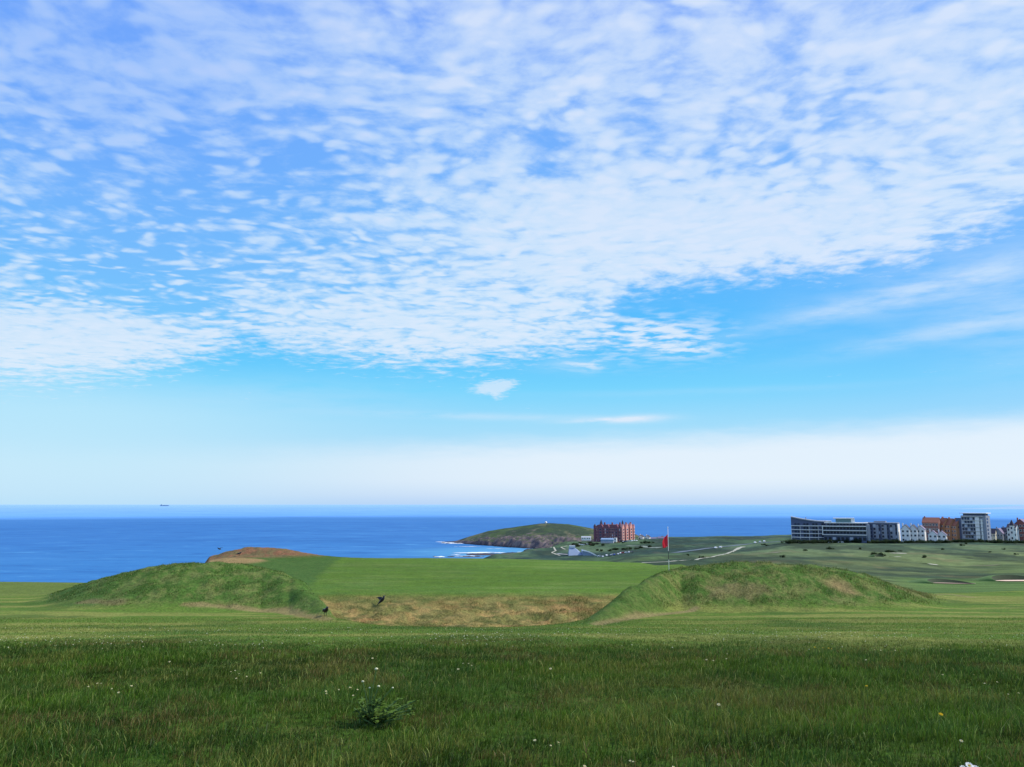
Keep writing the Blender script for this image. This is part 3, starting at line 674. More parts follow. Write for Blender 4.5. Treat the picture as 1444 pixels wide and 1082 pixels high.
p = hit(459, 869, 15); crow(p, math.radians(-60), .44, 'black crow standing on the green flank at the left end of the dry hollow')
p = hit(541, 853, 15); crow(p+Vector((0, 0, .03)), math.radians(20), .52, 'black crow with raised wings landing on the dry grass bank', True, -.5)
p = hit(337, 784, 46); crow(p, math.radians(30), .50, 'black crow perched on the left shoulder of the brown mound')
crow(at(309, 776.5, 58), math.radians(160), .40, 'dark bird flying low over the sea left of the brown mound', True)

# ---- wild flowers
PETW = mat('petal_cream', (.66, .63, .40), .7); PETY = mat('petal_yellow', (.80, .58, .03), .7); CENT = mat('flower_centre', (.65, .42, .03), .8); STEM = mat('flower_stem', (.10, .17, .05), .7)
def flower_proto(kind):
    r = empty('wildflower', label='x', cat='flower')
    b = bmesh.new(); tube(b, [Vector((0, 0, -.02)), Vector((.006, 0, .08)), Vector((0, 0, .158))], [.0026, .0022, .002], 5); bm_obj('stem', b, STEM, r)
    b = bmesh.new(); n = 12 if kind == 'white' else 20
    for lay in range(1 if kind == 'white' else 2):
        for k in range(n):
            a = (k+.5*lay)*2*math.pi/n; R_ = .019*(1-.25*lay); w_ = math.pi/n*.85
            v = [b.verts.new((math.cos(a+o_)*q_*R_, math.sin(a+o_)*q_*R_, .160+h_+.003*lay)) for o_, q_, h_ in ((-w_*.4, .25, 0), (w_*.4, .25, 0), (w_, .75, .003), (w_*.5, 1, .001), (-w_*.5, 1, .001), (-w_, .75, .003))]
            b.faces.new(v)
    fh = bm_obj('flower_head', b, PETW if kind == 'white' else PETY, r)
    b = bmesh.new(); bmesh.ops.create_icosphere(b, subdivisions=1, radius=.006, matrix=Matrix.Translation((0, 0, .161))@Matrix.Diagonal((1, 1, .6, 1))); bm_obj('centre', b, CENT, fh)
    fh.rotation_euler = (0, 0, 0)
    return r
FW = {'white': flower_proto('white'), 'yellow': flower_proto('yellow')}; used = {}
def flower(px, py, kind, label, group, sc_=1., hgt=.16):
    hgt = hgt*sc_; a = az(px, py); zz = -dep(py)*YS; gz = height(a*YS, YS)+hgt; i = np.argmax(gz > zz); Y_ = YS[i] if i else 5.
    o = copy_tree(FW[kind]) if used.get(kind) else FW[kind]; used[kind] = 1
    o.location = (a*Y_, Y_, ground_z(a*Y_, Y_)); sh_ = .66; o.scale = (sc_*sh_, sc_*sh_, sc_); o.rotation_euler = (random.uniform(.05, .5), random.uniform(-.2, .3), random.uniform(-.5, .5))
    prop(o, label, 'flower', group)
for pts, kind, lab in [
    ([(125, 969), (142, 965), (147, 965), (165, 970), (171, 974), (182, 967)], 'white', 'small cream flower of the loose cluster at the far left of the rough grass'),
    ([(326, 949), (332, 946), (340, 952), (335, 956), (345, 953), (366, 949)], 'white', 'small cream flower of the cluster between the far left flowers and the leafy weed'),
    ([(457, 974), (464, 976), (476, 974), (491, 971), (499, 971), (501, 980)], 'white', 'small cream flower of the row just left of the leafy weed'),
    ([(645, 941), (650, 942), (655, 936), (660, 936), (663, 938)], 'white', 'small pale flower of the tight cluster right of the leafy weed'),
    ([(996, 928), (1003, 930), (1026, 923), (1027, 930)], 'white', 'small pale flower of the group in front of the right mound'),
    ([(1228, 915), (1240, 916), (1255, 916), (1300, 915), (1310, 914), (1330, 915), (1338, 916)], 'white', 'tiny white flower of the line along the right edge of the mown strip'),
    ([(1330, 952), (1370, 953), (1391, 965), (1402, 963), (1419, 976), (1435, 980)], 'white', 'small pale flower scattered at the far right of the rough grass'),
    ([(757, 1041), (773, 1053), (782, 1048), (815, 1075)], 'white', 'small white flower low in the middle foreground grass'),
    ([(891, 1071), (893, 1079), (938, 1080)], 'white', 'small white flower at the bottom edge right of the middle'),
    ([(1150, 912), (1158, 914), (1164, 913), (1168, 915)], 'yellow', 'small yellow flower of the patch below the right mound')]:
    for x, y in pts: flower(x, y, kind, lab, 'flowers: '+lab.split(' of ')[-1].split(' flower ')[-1], random.uniform(.55, .85))
for x, y, kind, sc_, lab in [(244, 931, 'white', .9, 'lone pale flower at the upper left of the rough grass'), (525, 926, 'white', .9, 'lone pale flower behind the leafy weed'), (777, 940, 'white', 1., 'lone pale flower below the middle of the dry hollow'),
                       (1010, 987, 'white', 1., 'lone whitish flower in the grass left of the yellow dandelion'), (1222, 967, 'yellow', .9, 'small dull yellow flower up and left of the bright dandelion'), (1317, 1001, 'yellow', 1.25, 'bright yellow dandelion, the largest, in the right foreground grass'),
                       (1346, 1041, 'white', .9, 'lone white flower above the big white daisies at the bottom right'), (1224, 931, 'white', .8, 'lone tiny white flower just beyond the dull yellow flower')]:
    flower(x, y, kind, lab, None, sc_)
# big white daisies cut by the lower edge
p = Vector((az(1340)*4.97, 4.97, 0))
dp = empty('daisy_plant', (p.x, p.y, ground_z(p.x, p.y)), 0, 'clump of large white daisies at the bottom right edge', 'flower')
for k, (dx_, dz_, tilt) in enumerate([(-.055, .085, .5), (-.02, .095, .7), (.012, .115, .6), (.045, .10, .6), (.075, .09, .4), (.0, .07, .8), (.03, .075, .9)]):
    b = bmesh.new(); tube(b, [Vector((dx_*.3, 0, -.02)), Vector((dx_*.8, 0, dz_*.6)), Vector((dx_, 0, dz_))], [.003, .0025, .002], 5); bm_obj('stem', b, STEM, dp)
    b = bmesh.new(); M_ = Matrix.Translation((dx_, -.004*k, dz_))@Matrix.Rotation(tilt, 4, 'X')
    for q_ in range(14):
        a = q_*2*math.pi/14; w_ = .17
        b.faces.new([b.verts.new(M_@Vector((math.cos(a+o_)*r_*.024, math.sin(a+o_)*r_*.024, h_))) for o_, r_, h_ in ((-w_*.4, .25, 0), (w_*.4, .25, 0), (w_, .8, .004), (0, 1, .001), (-w_, .8, .004))])
    fh = bm_obj('flower_head', b, mat('petal_white', (.85, .85, .80), .6), dp)
    b = bmesh.new(); bmesh.ops.create_icosphere(b, subdivisions=2, radius=.007, matrix=M_); bm_obj('centre', b, CENT, fh, True)
# leafy weed
p = hit(520, 1024)
wd = empty('leafy_weed', p, 0, 'bushy grey green leafy weed standing in the rough grass left of the middle', 'weed')
wd.scale = (1.35, 1.2, 1.15)
LEAF = mat('weed_leaf', (.075, .130, .024), .9, .02, .3, 20)
b = bmesh.new(); bs = bmesh.new()
def leaf(bm, base, dirv, L, wdt):
    d = dirv.normalized(); sd_ = d.cross(Vector((0, 0, 1))); sd_ = sd_.normalized() if sd_.length > .01 else Vector((1, 0, 0)); up = sd_.cross(d)
    prev = None
    for i in range(6):
        f = i/5; c_ = base+d*L*f+Vector((0, 0, -1))*L*.35*f*f; w_ = wdt*math.sin(math.pi*min(1, .12+f*.88))*(1.15 if i % 2 else .7)
        cur = (bm.verts.new(c_-sd_*w_+up*.15*w_), bm.verts.new(c_), bm.verts.new(c_+sd_*w_+up*.15*w_))
        if prev:
            bm.faces.new((prev[0], prev[1], cur[1], cur[0])); bm.faces.new((prev[1], prev[2], cur[2], cur[1]))
        prev = cur
for k in range(30):
    a = random.uniform(0, 2*math.pi); rr_ = random.uniform(.03, .30); hh = random.uniform(.07, .25)*(1-rr_*1.4)
    tip = Vector((math.cos(a)*rr_+.06, math.sin(a)*rr_*.7, hh)); tube(bs, [Vector((random.uniform(-.08, .10), random.uniform(-.05, .05), -.02)), tip*.6+Vector((0, 0, .01)), tip], [.006, .004, .003], 5)
    for j in range(16):
        f = random.uniform(.15, 1); base = tip*f; aa_ = random.uniform(0, 2*math.pi)
        leaf(b, base, Vector((math.cos(aa_), math.sin(aa_), random.uniform(.1, 1.0))), random.uniform(.020, .050), random.uniform(.008, .016))
bm_obj('leaves', b, LEAF, wd); bm_obj('stems', bs, STEM, wd)
for tx, tz, s_ in ((.035, .36, 1), (-.04, .28, .8), (.05, .25, .8), (.13, .24, .6), (.0, .24, .6)):
    b = bmesh.new(); tube(b, [Vector((0, 0, .05)), Vector((tx*.4, 0, tz*.6)), Vector((tx, 0, tz))], [.004, .003, .0025], 5); st_ = bm_obj('flower_stalk', b, STEM, wd)
    b = bmesh.new(); bmesh.ops.create_icosphere(b, subdivisions=2, radius=.010*s_, matrix=Matrix.Translation((tx, 0, tz))@Matrix.Diagonal((1, 1, .8, 1))); bm_obj('flower_head', b, PETW, st_, True)
# ================================================================ buildings and small things far off
class MB:
    def __init__(s): s.b = bmesh.new()
    def box(s, x0, x1, y0, y1, z0, z1):
        v = [s.b.verts.new(p) for p in ((x0, y0, z0), (x1, y0, z0), (x1, y1, z0), (x0, y1, z0), (x0, y0, z1), (x1, y0, z1), (x1, y1, z1), (x0, y1, z1))]
        for f in ((0, 3, 2, 1), (4, 5, 6, 7), (0, 1, 5, 4), (1, 2, 6, 5), (2, 3, 7, 6), (3, 0, 4, 7)): s.b.faces.new([v[i] for i in f])
        return s
    def poly(s, base, top):
        """loft between two equal-length loops"""
        a = [s.b.verts.new(p) for p in base]; c = [s.b.verts.new(p) for p in top]; n = len(a)
        s.b.faces.new(a[::-1]); s.b.faces.new(c)
        for i in range(n): s.b.faces.new((a[i], a[(i+1) % n], c[(i+1) % n], c[i]))
        return s
    def gable(s, x0, x1, y0, y1, z0, z1, axis='x', over=0.):
        """triangular prism, ridge along axis"""
        if axis == 'x': A = [(x0-over, y0-over, z0), (x0-over, y1+over, z0), (x0-over, (y0+y1)/2, z1)]; B = [(x1+over, y, z) for _, y, z in A]
        else: A = [(x0-over, y0-over, z0), (x1+over, y0-over, z0), ((x0+x1)/2, y0-over, z1)]; B = [(x, y1+over, z) for x, _, z in A]
        return s.poly(A, B)
    def cone(s, x, y, z0, z1, r, n=10):
        bmesh.ops.create_cone(s.b, cap_ends=True, segments=n, radius1=r, radius2=.02, depth=z1-z0, matrix=Matrix.Translation((x, y, (z0+z1)/2))); return s
    def cyl(s, x, y, z0, z1, r, n=12):
        bmesh.ops.create_cone(s.b, cap_ends=True, segments=n, radius1=r, radius2=r, depth=z1-z0, matrix=Matrix.Translation((x, y, (z0+z1)/2))); return s
    def build(s, name, m, parent=None, smooth=False): return bm_obj(name, s.b, m, parent, smooth)
BRICK = mat('red_brick', (.27, .095, .085), .85, var=.25, scale=.4); BRICKL = mat('pink_stone_trim', (.55, .33, .30), .8); ROOFD = mat('dark_slate', (.055, .05, .075), .6, var=.25, scale=.6)
ROOFR = mat('red_tile', (.30, .12, .08), .8, var=.2, scale=.5); ORG = mat('orange_brick', (.52, .25, .13), .8, var=.15); WHT = mat('white_render', (.80, .79, .76), .7, var=.06, scale=.3)
CREAM = mat('cream_render', (.70, .64, .50), .75); GRY = mat('grey_cladding', (.29, .32, .38), .6, var=.2); DGL = mat('dark_glass', (.018, .025, .05), .12, .6); PGL = mat('pale_window', (.42, .48, .58), .25, .5)
NAVY = mat('navy_cladding', (.10, .125, .205), .5, var=.2); MAUVE = mat('mauve_slate', (.20, .17, .26), .7, var=.2, scale=.5); GLS = mat('greenish_glass', (.16, .26, .27), .15, .5); CONC = mat('pale_concrete', (.46, .47, .50), .8)
def window(parent, x, y, z, w_, h_, axis='x', side=-1, glass=DGL, frame=None, cache={}):
    """a framed window whose outer face sits at y (axis x: wall faces -y/+y) or x (axis y)"""
    key = (round(w_, 2), round(h_, 2), axis, side, glass.name, frame.name if frame else '')
    if key not in cache:
        def sh(a0, a1, d0, d1, z0, z1, mb):
            d0, d1 = sorted((d0*side, d1*side))
            return mb.box(a0, a1, d0, d1, z0, z1) if axis == 'x' else mb.box(d0, d1, a0, a1, z0, z1)
        g_ = sh(-w_/2, w_/2, -.15, .06, 0, h_, MB()).build('window', glass, None)
        fr = None
        if frame:
            mb = MB(); t_ = .16
            sh(-w_/2-t_, w_/2+t_, -.1, .22, -t_, 0, mb); sh(-w_/2-t_, w_/2+t_, -.1, .22, h_, h_+t_, mb)
            sh(-w_/2-t_, -w_/2, -.1, .20, 0, h_, mb); sh(w_/2, w_/2+t_, -.1, .20, 0, h_, mb)
            fr = mb.build('window_frame', frame, g_)
        cache[key] = (g_, fr); g_.parent = parent; g_.location = (x, y, z); return g_
    g0, f0 = cache[key]; g_ = g0.copy(); COL.objects.link(g_); g_.parent = parent; g_.location = (x, y, z)
    if f0: f_ = f0.copy(); COL.objects.link(f_); f_.parent = g_
    return g_
def site(name, px, py, Y, rz, label, cat, group=None, sink=0):
    """Empty standing where a point of the photograph lies at distance Y; returns it and metres per photo pixel there"""
    p = at(px, py, Y); p.z -= sink
    if px > 1100: rz -= math.degrees(math.atan(az(px)))
    return empty(name, p, math.radians(rz), label, cat, group), Y/F*1.02

# ---------------------------------------------------------------- the red hotel
h, s = site('grand_hotel', 876, 765.5, 1240, -35, 'large red brick Victorian hotel with gables and spires on the headland', 'hotel')
Wd_, Dp_, Hh = 49., 46., 24.
h.scale = (.93, .93, .92)
BRICK_SHADE = mat('shaded_brick', (.20, .085, .115), .85, var=.25, scale=.4)  # brick with shade painted into its colour, for the front and recesses
MB().box(-Wd_, 0, 0, Dp_, -4, Hh).build('wall', BRICK_SHADE, h)
MB().poly([(-Wd_-.3, -.3, Hh), (.3, -.3, Hh), (.3, Dp_+.3, Hh), (-Wd_-.3, Dp_+.3, Hh)], [(-Wd_+4, 4, Hh+4.6), (-4, 4, Hh+4.6), (-4, Dp_-4, Hh+4.6), (-Wd_+4, Dp_-4, Hh+4.6)]).build('roof', mat('mansard_tile', (.11, .05, .06), .7, var=.3, scale=.7), h)
mb = MB()
for z_ in (4.6, 9.2, 13.9, 18.6, 22.9): mb.box(-Wd_-.25, -.0, -.25, 0.02, z_, z_+.45); mb.box(-.02, .25, 0, Dp_, z_, z_+.45)
mb.build('string_course', BRICKL, h)
for r_, z_ in enumerate((1.2, 5.8, 10.4, 15.0, 19.6)):
    for k in range(11):
        x = -Wd_+2.6+k*(Wd_-5.2)/10
        if k in (3, ): continue
        window(h, x, 0, z_, 1.7, 2.5, 'x', -1, PGL if (r_*7+k*3) % 5 in (0, 3) else DGL, BRICKL)
for k, (x, w_, zt) in enumerate([(-Wd_+11.5, 9, 33.5), (-Wd_+25, 5, 30), (-8, 6, 30.5)]):     # gables of the shaded front
    gm = MB(); gm.box(x-w_/2, x+w_/2, -1.1, 3, 0, Hh+1.5); gm.gable(x-w_/2, x+w_/2, -1.1, 3, Hh+1.5, zt-2.5 if k == 0 else zt, 'y'); g_ = gm.build('gable_bay', BRICK_SHADE, h)
    for z_ in (1.2, 5.8, 10.4, 15.0, 19.6): window(g_, x, -1.1, z_, w_*.5, 2.6, 'x', -1, DGL, BRICKL)
MB().cyl(-Wd_+11.5, 2, Hh, 30, 2.2, 8).build('turret', BRICK, h); MB().cone(-Wd_+11.5, 2, 30, 37.5, 2.7, 8).build('spire', ROOFD, h)
MB().cyl(-Wd_+.5, .5, -3, 26.2, 2.6, 8).build('corner_tower', BRICK_SHADE, h); MB().cone(-Wd_+.5, .5, 26.2, 30.2, 3.0, 8).build('spire', ROOFD, h)
for k, (y, w_, zt) in enumerate([(4.5, 7., 30), (18.5, 8.5, 31.5), (33, 8.5, 31.5), (43.8, 4.2, 29)]):   # sunlit bays of the east front
    gm = MB(); gm.box(-2, 2.2, y-w_/2, y+w_/2, -3, Hh+1); gm.gable(-2, 2.2, y-w_/2, y+w_/2, Hh+1, zt, 'x'); g_ = gm.build('gable_bay', mat('sunlit_brick', (.66, .31, .27), .85, var=.2, scale=.4), h)  # sunlight painted in as a lighter tone of the hotel brick
    for z_ in (1.2, 5.8, 10.4, 15.0, 19.6): window(g_, 2.2, y, z_, w_*.45, 2.7, 'y', 1, DGL, WHT)
for y in (11.5, 26, 39.5):
    for z_ in (5.8, 10.4, 15, 19.6): window(h, 0, y, z_, 2.0, 2.6, 'y', 1)
MB().cyl(-3, 12, Hh+2, 31, 1.6, 8).build('turret', BRICK, h); MB().cone(-3, 12, 31, 37, 2.1, 8).build('spire', ROOFD, h)
for x, y in ((-20, 8), (-34, 8), (-12, 20), (-5, 28), (-3, 41)): MB().box(x-1, x+1, y-.8, y+.8, Hh+3, Hh+8.5).build('chimney', BRICK, h)
p, s = site('glass_pavilion', 856, 764.5, 1190, -14, 'low pale blue glazed pavilion in front of the shaded side of the red hotel', 'pavilion')
p.scale = (.85, .85, .85)
MB().box(-11, 11, 0, 8, -2, 1.0).build('plinth', CONC, p); MB().box(-10.6, 10.6, .3, 7.8, 1.0, 4.2).build('glazing', mat('sky_blue_glass', (.20, .34, .50), .2, .5), p)
MB().poly([(-11.2, -.3, 4.2), (11.2, -.3, 4.2), (11.2, 8.2, 4.2), (-11.2, 8.2, 4.2)], [(-10, 3, 6.4), (10, 3, 6.4), (10, 5, 6.4), (-10, 5, 6.4)]).build('roof', mat('pale_blue_roof', (.30, .42, .58), .4, .4), p)
mb = MB()
for k in range(12): mb.box(-10.7+k*1.945-.08, -10.7+k*1.945+.08, .18, .3, 1.0, 4.2)
mb.build('mullions', WHT, p)
p, s = site('white_annexe', 867.5, 762.5, 1200, -20, 'small white flat roofed annexe at the foot of the red hotel corner', 'annexe')
MB().box(-2, 2, 0, 4, -2, 3.8).build('wall', WHT, p); MB().box(-2.2, 2.2, -.2, 4.2, 3.8, 4.1).build('roof', CONC, p); window(p, 0, 0, 1, 1.6, 1.6)
p, s = site('stone_lodge', 826.5, 760.5, 1230, -8, 'long low white lodge with a pale roof just left of the red hotel', 'house')
MB().box(-7, 7, 0, 6, -2, 2.4).build('wall', WHT, p); MB().gable(-7, 7, 0, 6, 2.4, 4.4, 'x', .4).build('roof', CONC, p)
for x in (-5, -2, 2, 5): window(p, x, 0, .7, 1.4, 1.2)

# ---------------------------------------------------------------- gabled houses
def house(px, py, Y, wpx, eave, ridge, label, wall, roof, rz=0, axis='x', depth=8, rows=2, cols=3, chim=1, group=None, name='house', door=True):
    p, s = site(name, px, py, Y, rz, label, 'house', group); w_ = wpx*s; e = eave*s; r_ = ridge*s
    mb = MB().box(-w_/2, w_/2, 0, depth, -3, e)
    if axis == 'x': mb.gable(-w_/2, w_/2, 0, depth, e, r_, 'x')
    else: mb.gable(-w_/2, w_/2, 0, depth, e, r_, 'y')
    mb.build('wall', wall, p)
    rm_ = MB(); t_ = .25; o_ = .35       # two sloping roof slabs
    if axis == 'x':
        for a_, c_ in ((-o_, depth/2), (depth+o_, depth/2)):
            ze = e-(r_-e)*o_/(depth/2)
            rm_.poly([(-w_/2-o_, a_, ze+.05), (w_/2+o_, a_, ze+.05), (w_/2+o_, c_, r_+.05), (-w_/2-o_, c_, r_+.05)], [(-w_/2-o_, a_, ze+.3), (w_/2+o_, a_, ze+.3), (w_/2+o_, c_, r_+.32), (-w_/2-o_, c_, r_+.32)])
    else:
        for a_ in (-w_/2-o_, w_/2+o_):
            ze = e-(r_-e)*o_/(w_/2)
            rm_.poly([(a_, -o_, ze+.05), (a_, depth+o_, ze+.05), (0, depth+o_, r_+.05), (0, -o_, r_+.05)], [(a_, -o_, ze+.3), (a_, depth+o_, ze+.3), (0, depth+o_, r_+.32), (0, -o_, r_+.32)])
    R_ = rm_.build('roof', roof, p)
    for k in range(chim): MB().box(-w_/2+.8+k*(w_-2.6), -w_/2+1.7+k*(w_-2.6), depth*.45, depth*.6, e, r_+1.4).build('chimney', wall, R_)
    fh = e/rows
    for i in range(rows):
        for k in range(cols):
            if door and i == 0 and k == cols//2: continue
            window(p, -w_/2+w_*(k+.5)/cols, 0, i*fh+fh*.32, min(1.5, w_/cols*.5), fh*.42, 'x', -1, DGL, WHT if wall != WHT else None)
    if door: MB().box(-.5, .5, -.08, .1, -.5, min(2.1, fh*.75)).build('door', NAVY, p)
    for y_ in (depth*.3, depth*.7): window(p, w_/2, y_, fh*.4+(rows-1)*fh, 1.1, fh*.4, 'y', 1)
    return p
house(903.5, 762, 1270, 6, 4.5, 7, 'small white gabled house nearest the right end of the red hotel', WHT, ROOFD, -25, 'y', 9, 1, 2)
house(912.5, 762, 1275, 6, 4, 6.5, 'second small white gabled house right of the red hotel', WHT, ROOFD, -25, 'y', 9, 1, 2)
house(921, 763, 1280, 9, 2.5, 4.5, 'low mauve roofed bungalow right of the two white gabled houses', CREAM, MAUVE, -10, 'x', 8, 1, 4, 0)
house(932, 762, 1285, 9, 2.5, 4.5, 'low bungalow with a white gable end behind the red golf flag', WHT, MAUVE, -20, 'x', 8, 1, 4, 0)
house(769.3, 739.5, 1555, 2.6, 2.4, 3.6, 'tiny white lookout hut on top of the headland', WHT, WHT, -30, 'y', 3, 1, 1, 0, name='lookout_hut')
mp_ = empty('mast', at(772, 739, 1560), 0, 'thin mast beside the white lookout hut on the headland', 'mast'); MB().cyl(0, 0, -3, 8, .12, 6).build('pole', GRY, mp_); MB().box(-.8, .8, -.05, .05, 7, 7.2).build('crossbar', GRY, mp_)

# ---------------------------------------------------------------- curved-roof beach building
p, s = site('beach_pavilion', 826, 789.5, 905, 0, 'beach building with blue grey slate roof and white curved roof edge beyond the green', 'beach building')
p.scale = (1.4, 1.4, 1.4); p.location.z -= 1.5; p.location.x -= 4
R0 = mat('blue_grey_slate', (.26, .33, .46), .55, var=.15, scale=.5)
MB().box(-10, 14, 2, 14, -3, 2.2).build('wall', CONC, p)
MB().poly([(-10.5, 1, 2.2), (5, 1, -.5), (5, 14.5, 2.2), (-10.5, 14.5, 2.2)], [(-9.5, 8, 11.), (-5.2, 8, 10.2), (-5.2, 10, 10.2), (-9.5, 10, 11.)]).build('roof', R0, p)
rb = MB(); N_ = 12
for i in range(N_):     # swooping blue roof with a bright white verge
    f0, f1 = i/N_, (i+1)/N_
    zc = lambda f: 8.2-7.2*(f**1.7); xc = lambda f: 0.5+15.5*f
    rb.poly([(xc(f0), .5, -1), (xc(f1), .5, -1), (xc(f1), 13, -1), (xc(f0), 13, -1)], [(xc(f0), .5, zc(f0)-.6), (xc(f1), .5, zc(f1)-.6), (xc(f1), 13, zc(f1)), (xc(f0), 13, zc(f0))])
rb.build('curved_roof', R0, p)
rb = MB()
for i in range(N_):
    f0, f1 = i/N_, (i+1)/N_
    rb.poly([(xc(f0), -.1, zc(f0)-.5), (xc(f1), -.1, zc(f1)-.5), (xc(f1), 1.2, zc(f1)-.5), (xc(f0), 1.2, zc(f0)-.5)], [(xc(f0), -.1, zc(f0)+.35), (xc(f1), -.1, zc(f1)+.35), (xc(f1), 1.2, zc(f1)+.35), (xc(f0), 1.2, zc(f0)+.35)])
rb.build('roof_edge', mat('bright_white', (.9, .9, .88), .5), p)
MB().box(-9.4, -4.8, 7, 9.5, 10, 11.8).build('roof_lantern', WHT, p)

# ---------------------------------------------------------------- sea front apartment blocks
YB = 742.; q = YB/F*1.02
def zrow(py, base): return (base-py)*q
# 1: curved block with a roof that sweeps up to the left
B0 = 765.
p, s = site('curved_apartment_block', 1142, B0, YB, 0, 'dark glass apartment block with a curved front and a roof sweeping up to the left', 'apartment block')
w_ = 46*q; n = 12
def cur(x): return 3.2*(x/(w_/2))**2-0.      # plan curve of the front
def zt(x): return zrow(737.5, B0)+(zrow(731.5, B0)-zrow(737.5, B0))*max(0, -x/(w_/2)*.55+.45)**1.6*1.0
xs_ = [-w_/2+w_*i/n for i in range(n+1)]
def strip(z0f, z1f, out, thick=1., name='x', m=None, par=None, x0=0, x1=n):
    mb = MB()
    for i in range(x0, x1):
        a_, c_ = xs_[i], xs_[i+1]
        mb.poly([(a_, cur(a_)-out, z0f(a_)), (c_, cur(c_)-out, z0f(c_)), (c_, cur(c_)-out+thick, z0f(c_)), (a_, cur(a_)-out+thick, z0f(a_))], [(a_, cur(a_)-out, z1f(a_)), (c_, cur(c_)-out, z1f(c_)), (c_, cur(c_)-out+thick, z1f(c_)), (a_, cur(a_)-out+thick, z1f(a_))])
    return mb.build(name, m, par)
strip(lambda x: -3, zt, 0, 13, 'wall', NAVY, p)
strip(lambda x: zt(x), lambda x: zt(x)+.9, .9, 14.5, 'roof', CONC, p)
for py in (758.5, 753.3, 748.3, 743.): strip(lambda x: zrow(py, B0)-.2, lambda x: zrow(py, B0)+.42, 1.3, 1.35, 'balcony', WHT, p)
for a_, b_ in ((758.2, 754), (753, 749), (748, 744), (742.7, 739.3)):
    for i in range(n):
        x = (xs_[i]+xs_[i+1])/2; o_ = window(p, x, cur(x)-.12, zrow(a_, B0)+.4, w_/n*.72, (a_-b_)*q*.78, 'x', -1, DGL if i % 3 else NAVY)
        o_.rotation_euler = (0, 0, math.atan2(cur(xs_[i+1])-cur(xs_[i]), xs_[i+1]-xs_[i]))
mb = MB()
for i in range(0, n+1, 3): mb.box(xs_[i]-.15, xs_[i]+.15, cur(xs_[i])-1.2, cur(xs_[i])-.9, -2, zrow(743, B0))
mb.build('columns', WHT, p)
MB().box(w_/2-.5, w_/2+3.6, 2, 12, -3, zrow(737, B0)).build('stair_tower', GLS, p)
MB().box(w_/2-.7, w_/2+4.2, 1.8, 12.2, zrow(737, B0), zrow(736.2, B0)).build('tower_roof', WHT, p)
MB().cyl(-w_/2+13, 5, zt(0), zt(0)+3.2, .35, 8).build('flue', GRY, p)
# 2: white framed block
p, s = site('white_framed_apartment_block', 1192, B0, YB-14, 0, 'apartment block with white framed balcony bands and a pale penthouse', 'apartment block')
w_ = 53*q; z_ = lambda py: zrow(py, B0)
MB().box(-w_/2, w_/2, 0, 13, -3, z_(744)).build('wall', NAVY, p); MB().box(-w_/2+2, w_/2+1, 2.4, 12.6, z_(744), z_(739.6)).build('upper_storey', NAVY, p)
for a_, b_ in ((755.6, 754.7), (750, 749.1), (744.4, 743.4)): MB().box(-w_/2-.6, w_/2+.2, -1.6, 1, z_(a_), z_(b_)).build('balcony', WHT, p)
MB().box(-w_/2-.95, -w_/2-.3, -1.75, 3, z_(755.7), z_(743.3)).build('frame_post', WHT, p); MB().box(w_/2+.1, w_/2+.5, -1.75, 3, z_(755.7), z_(743.3)).build('frame_post', CONC, p)
MB().box(-w_/2+1, w_/2+2, 1.5, 13, z_(740), z_(739)).build('roof_slab', WHT, p)
MB().box(-7, 8, 4, 11, z_(739), z_(734.2)).build('penthouse', GLS, p); MB().box(-9.0, 8.6, 3, 12, z_(734.2), z_(733)).build('penthouse_roof', WHT, p); MB().box(5.8, 8.8, 3.3, 11.8, z_(739), z_(734.2)).build('penthouse_wall', WHT, p)
for a_ in (755, 749.4): 
    for k in range(13): window(p, -w_/2+w_*(k+.5)/13, 0, z_(a_)+.7, w_/13*.8, 2.3, 'x', -1, DGL)
for k in range(12): window(p, -w_/2+3+(w_-3)*(k+.5)/12, 2.4, z_(743.3)+.3, w_/12*.75, 1.8, 'x', -1, DGL)
for k in range(10): window(p, -w_/2+w_*(k+.5)/10, 0, z_(762.5), w_/10*.7, 2.8, 'x', -1, PGL if k in (2, 6) else DGL)
MB().box(w_/2+.6, w_/2+3, 2, 11, -3, z_(741.5)).build('side_wing', GRY, p)
# 3: grey block with a bright end wall
p, s = site('grey_apartment_block', 1243, B0, YB+6, -9, 'dark grey four storey apartment block with a bright white end wall on the right', 'apartment block')
w_ = 42*q
MB().box(-w_/2, w_/2, 0, 11, -3, z_(739.4)).build('wall', NAVY, p); MB().box(-w_/2-.4, w_/2+.6, -.5, 11.5, z_(739.4), z_(738.2)).build('roof', GRY, p); MB().box(-6, 4, 4, 9, z_(738.2), z_(736.3)).build('plant_room', GRY, p)
MB().box(w_/2+.01, w_/2+.7, -.8, 11.3, -1, z_(740)).build('end_wall', WHT, p)
for k in range(4): MB().box(-w_/2+(k+.0)*w_/4+1.2, -w_/2+(k+.0)*w_/4+5.4, -1.0, 0, z_(760), z_(741.5)).build('bay', GRY, p)
for i, a_ in enumerate((759, 754, 749, 744.5)):
    for k in range(8):
        y_ = -1.0 if k % 2 == 0 else 0; window(p, -w_/2+(k+.62)*w_/8-.2, y_, z_(a_)+.3, 2.0, 2.1, 'x', -1, PGL if (k*3+i*5) % 7 == 0 else DGL, CONC if k % 2 == 0 else None)
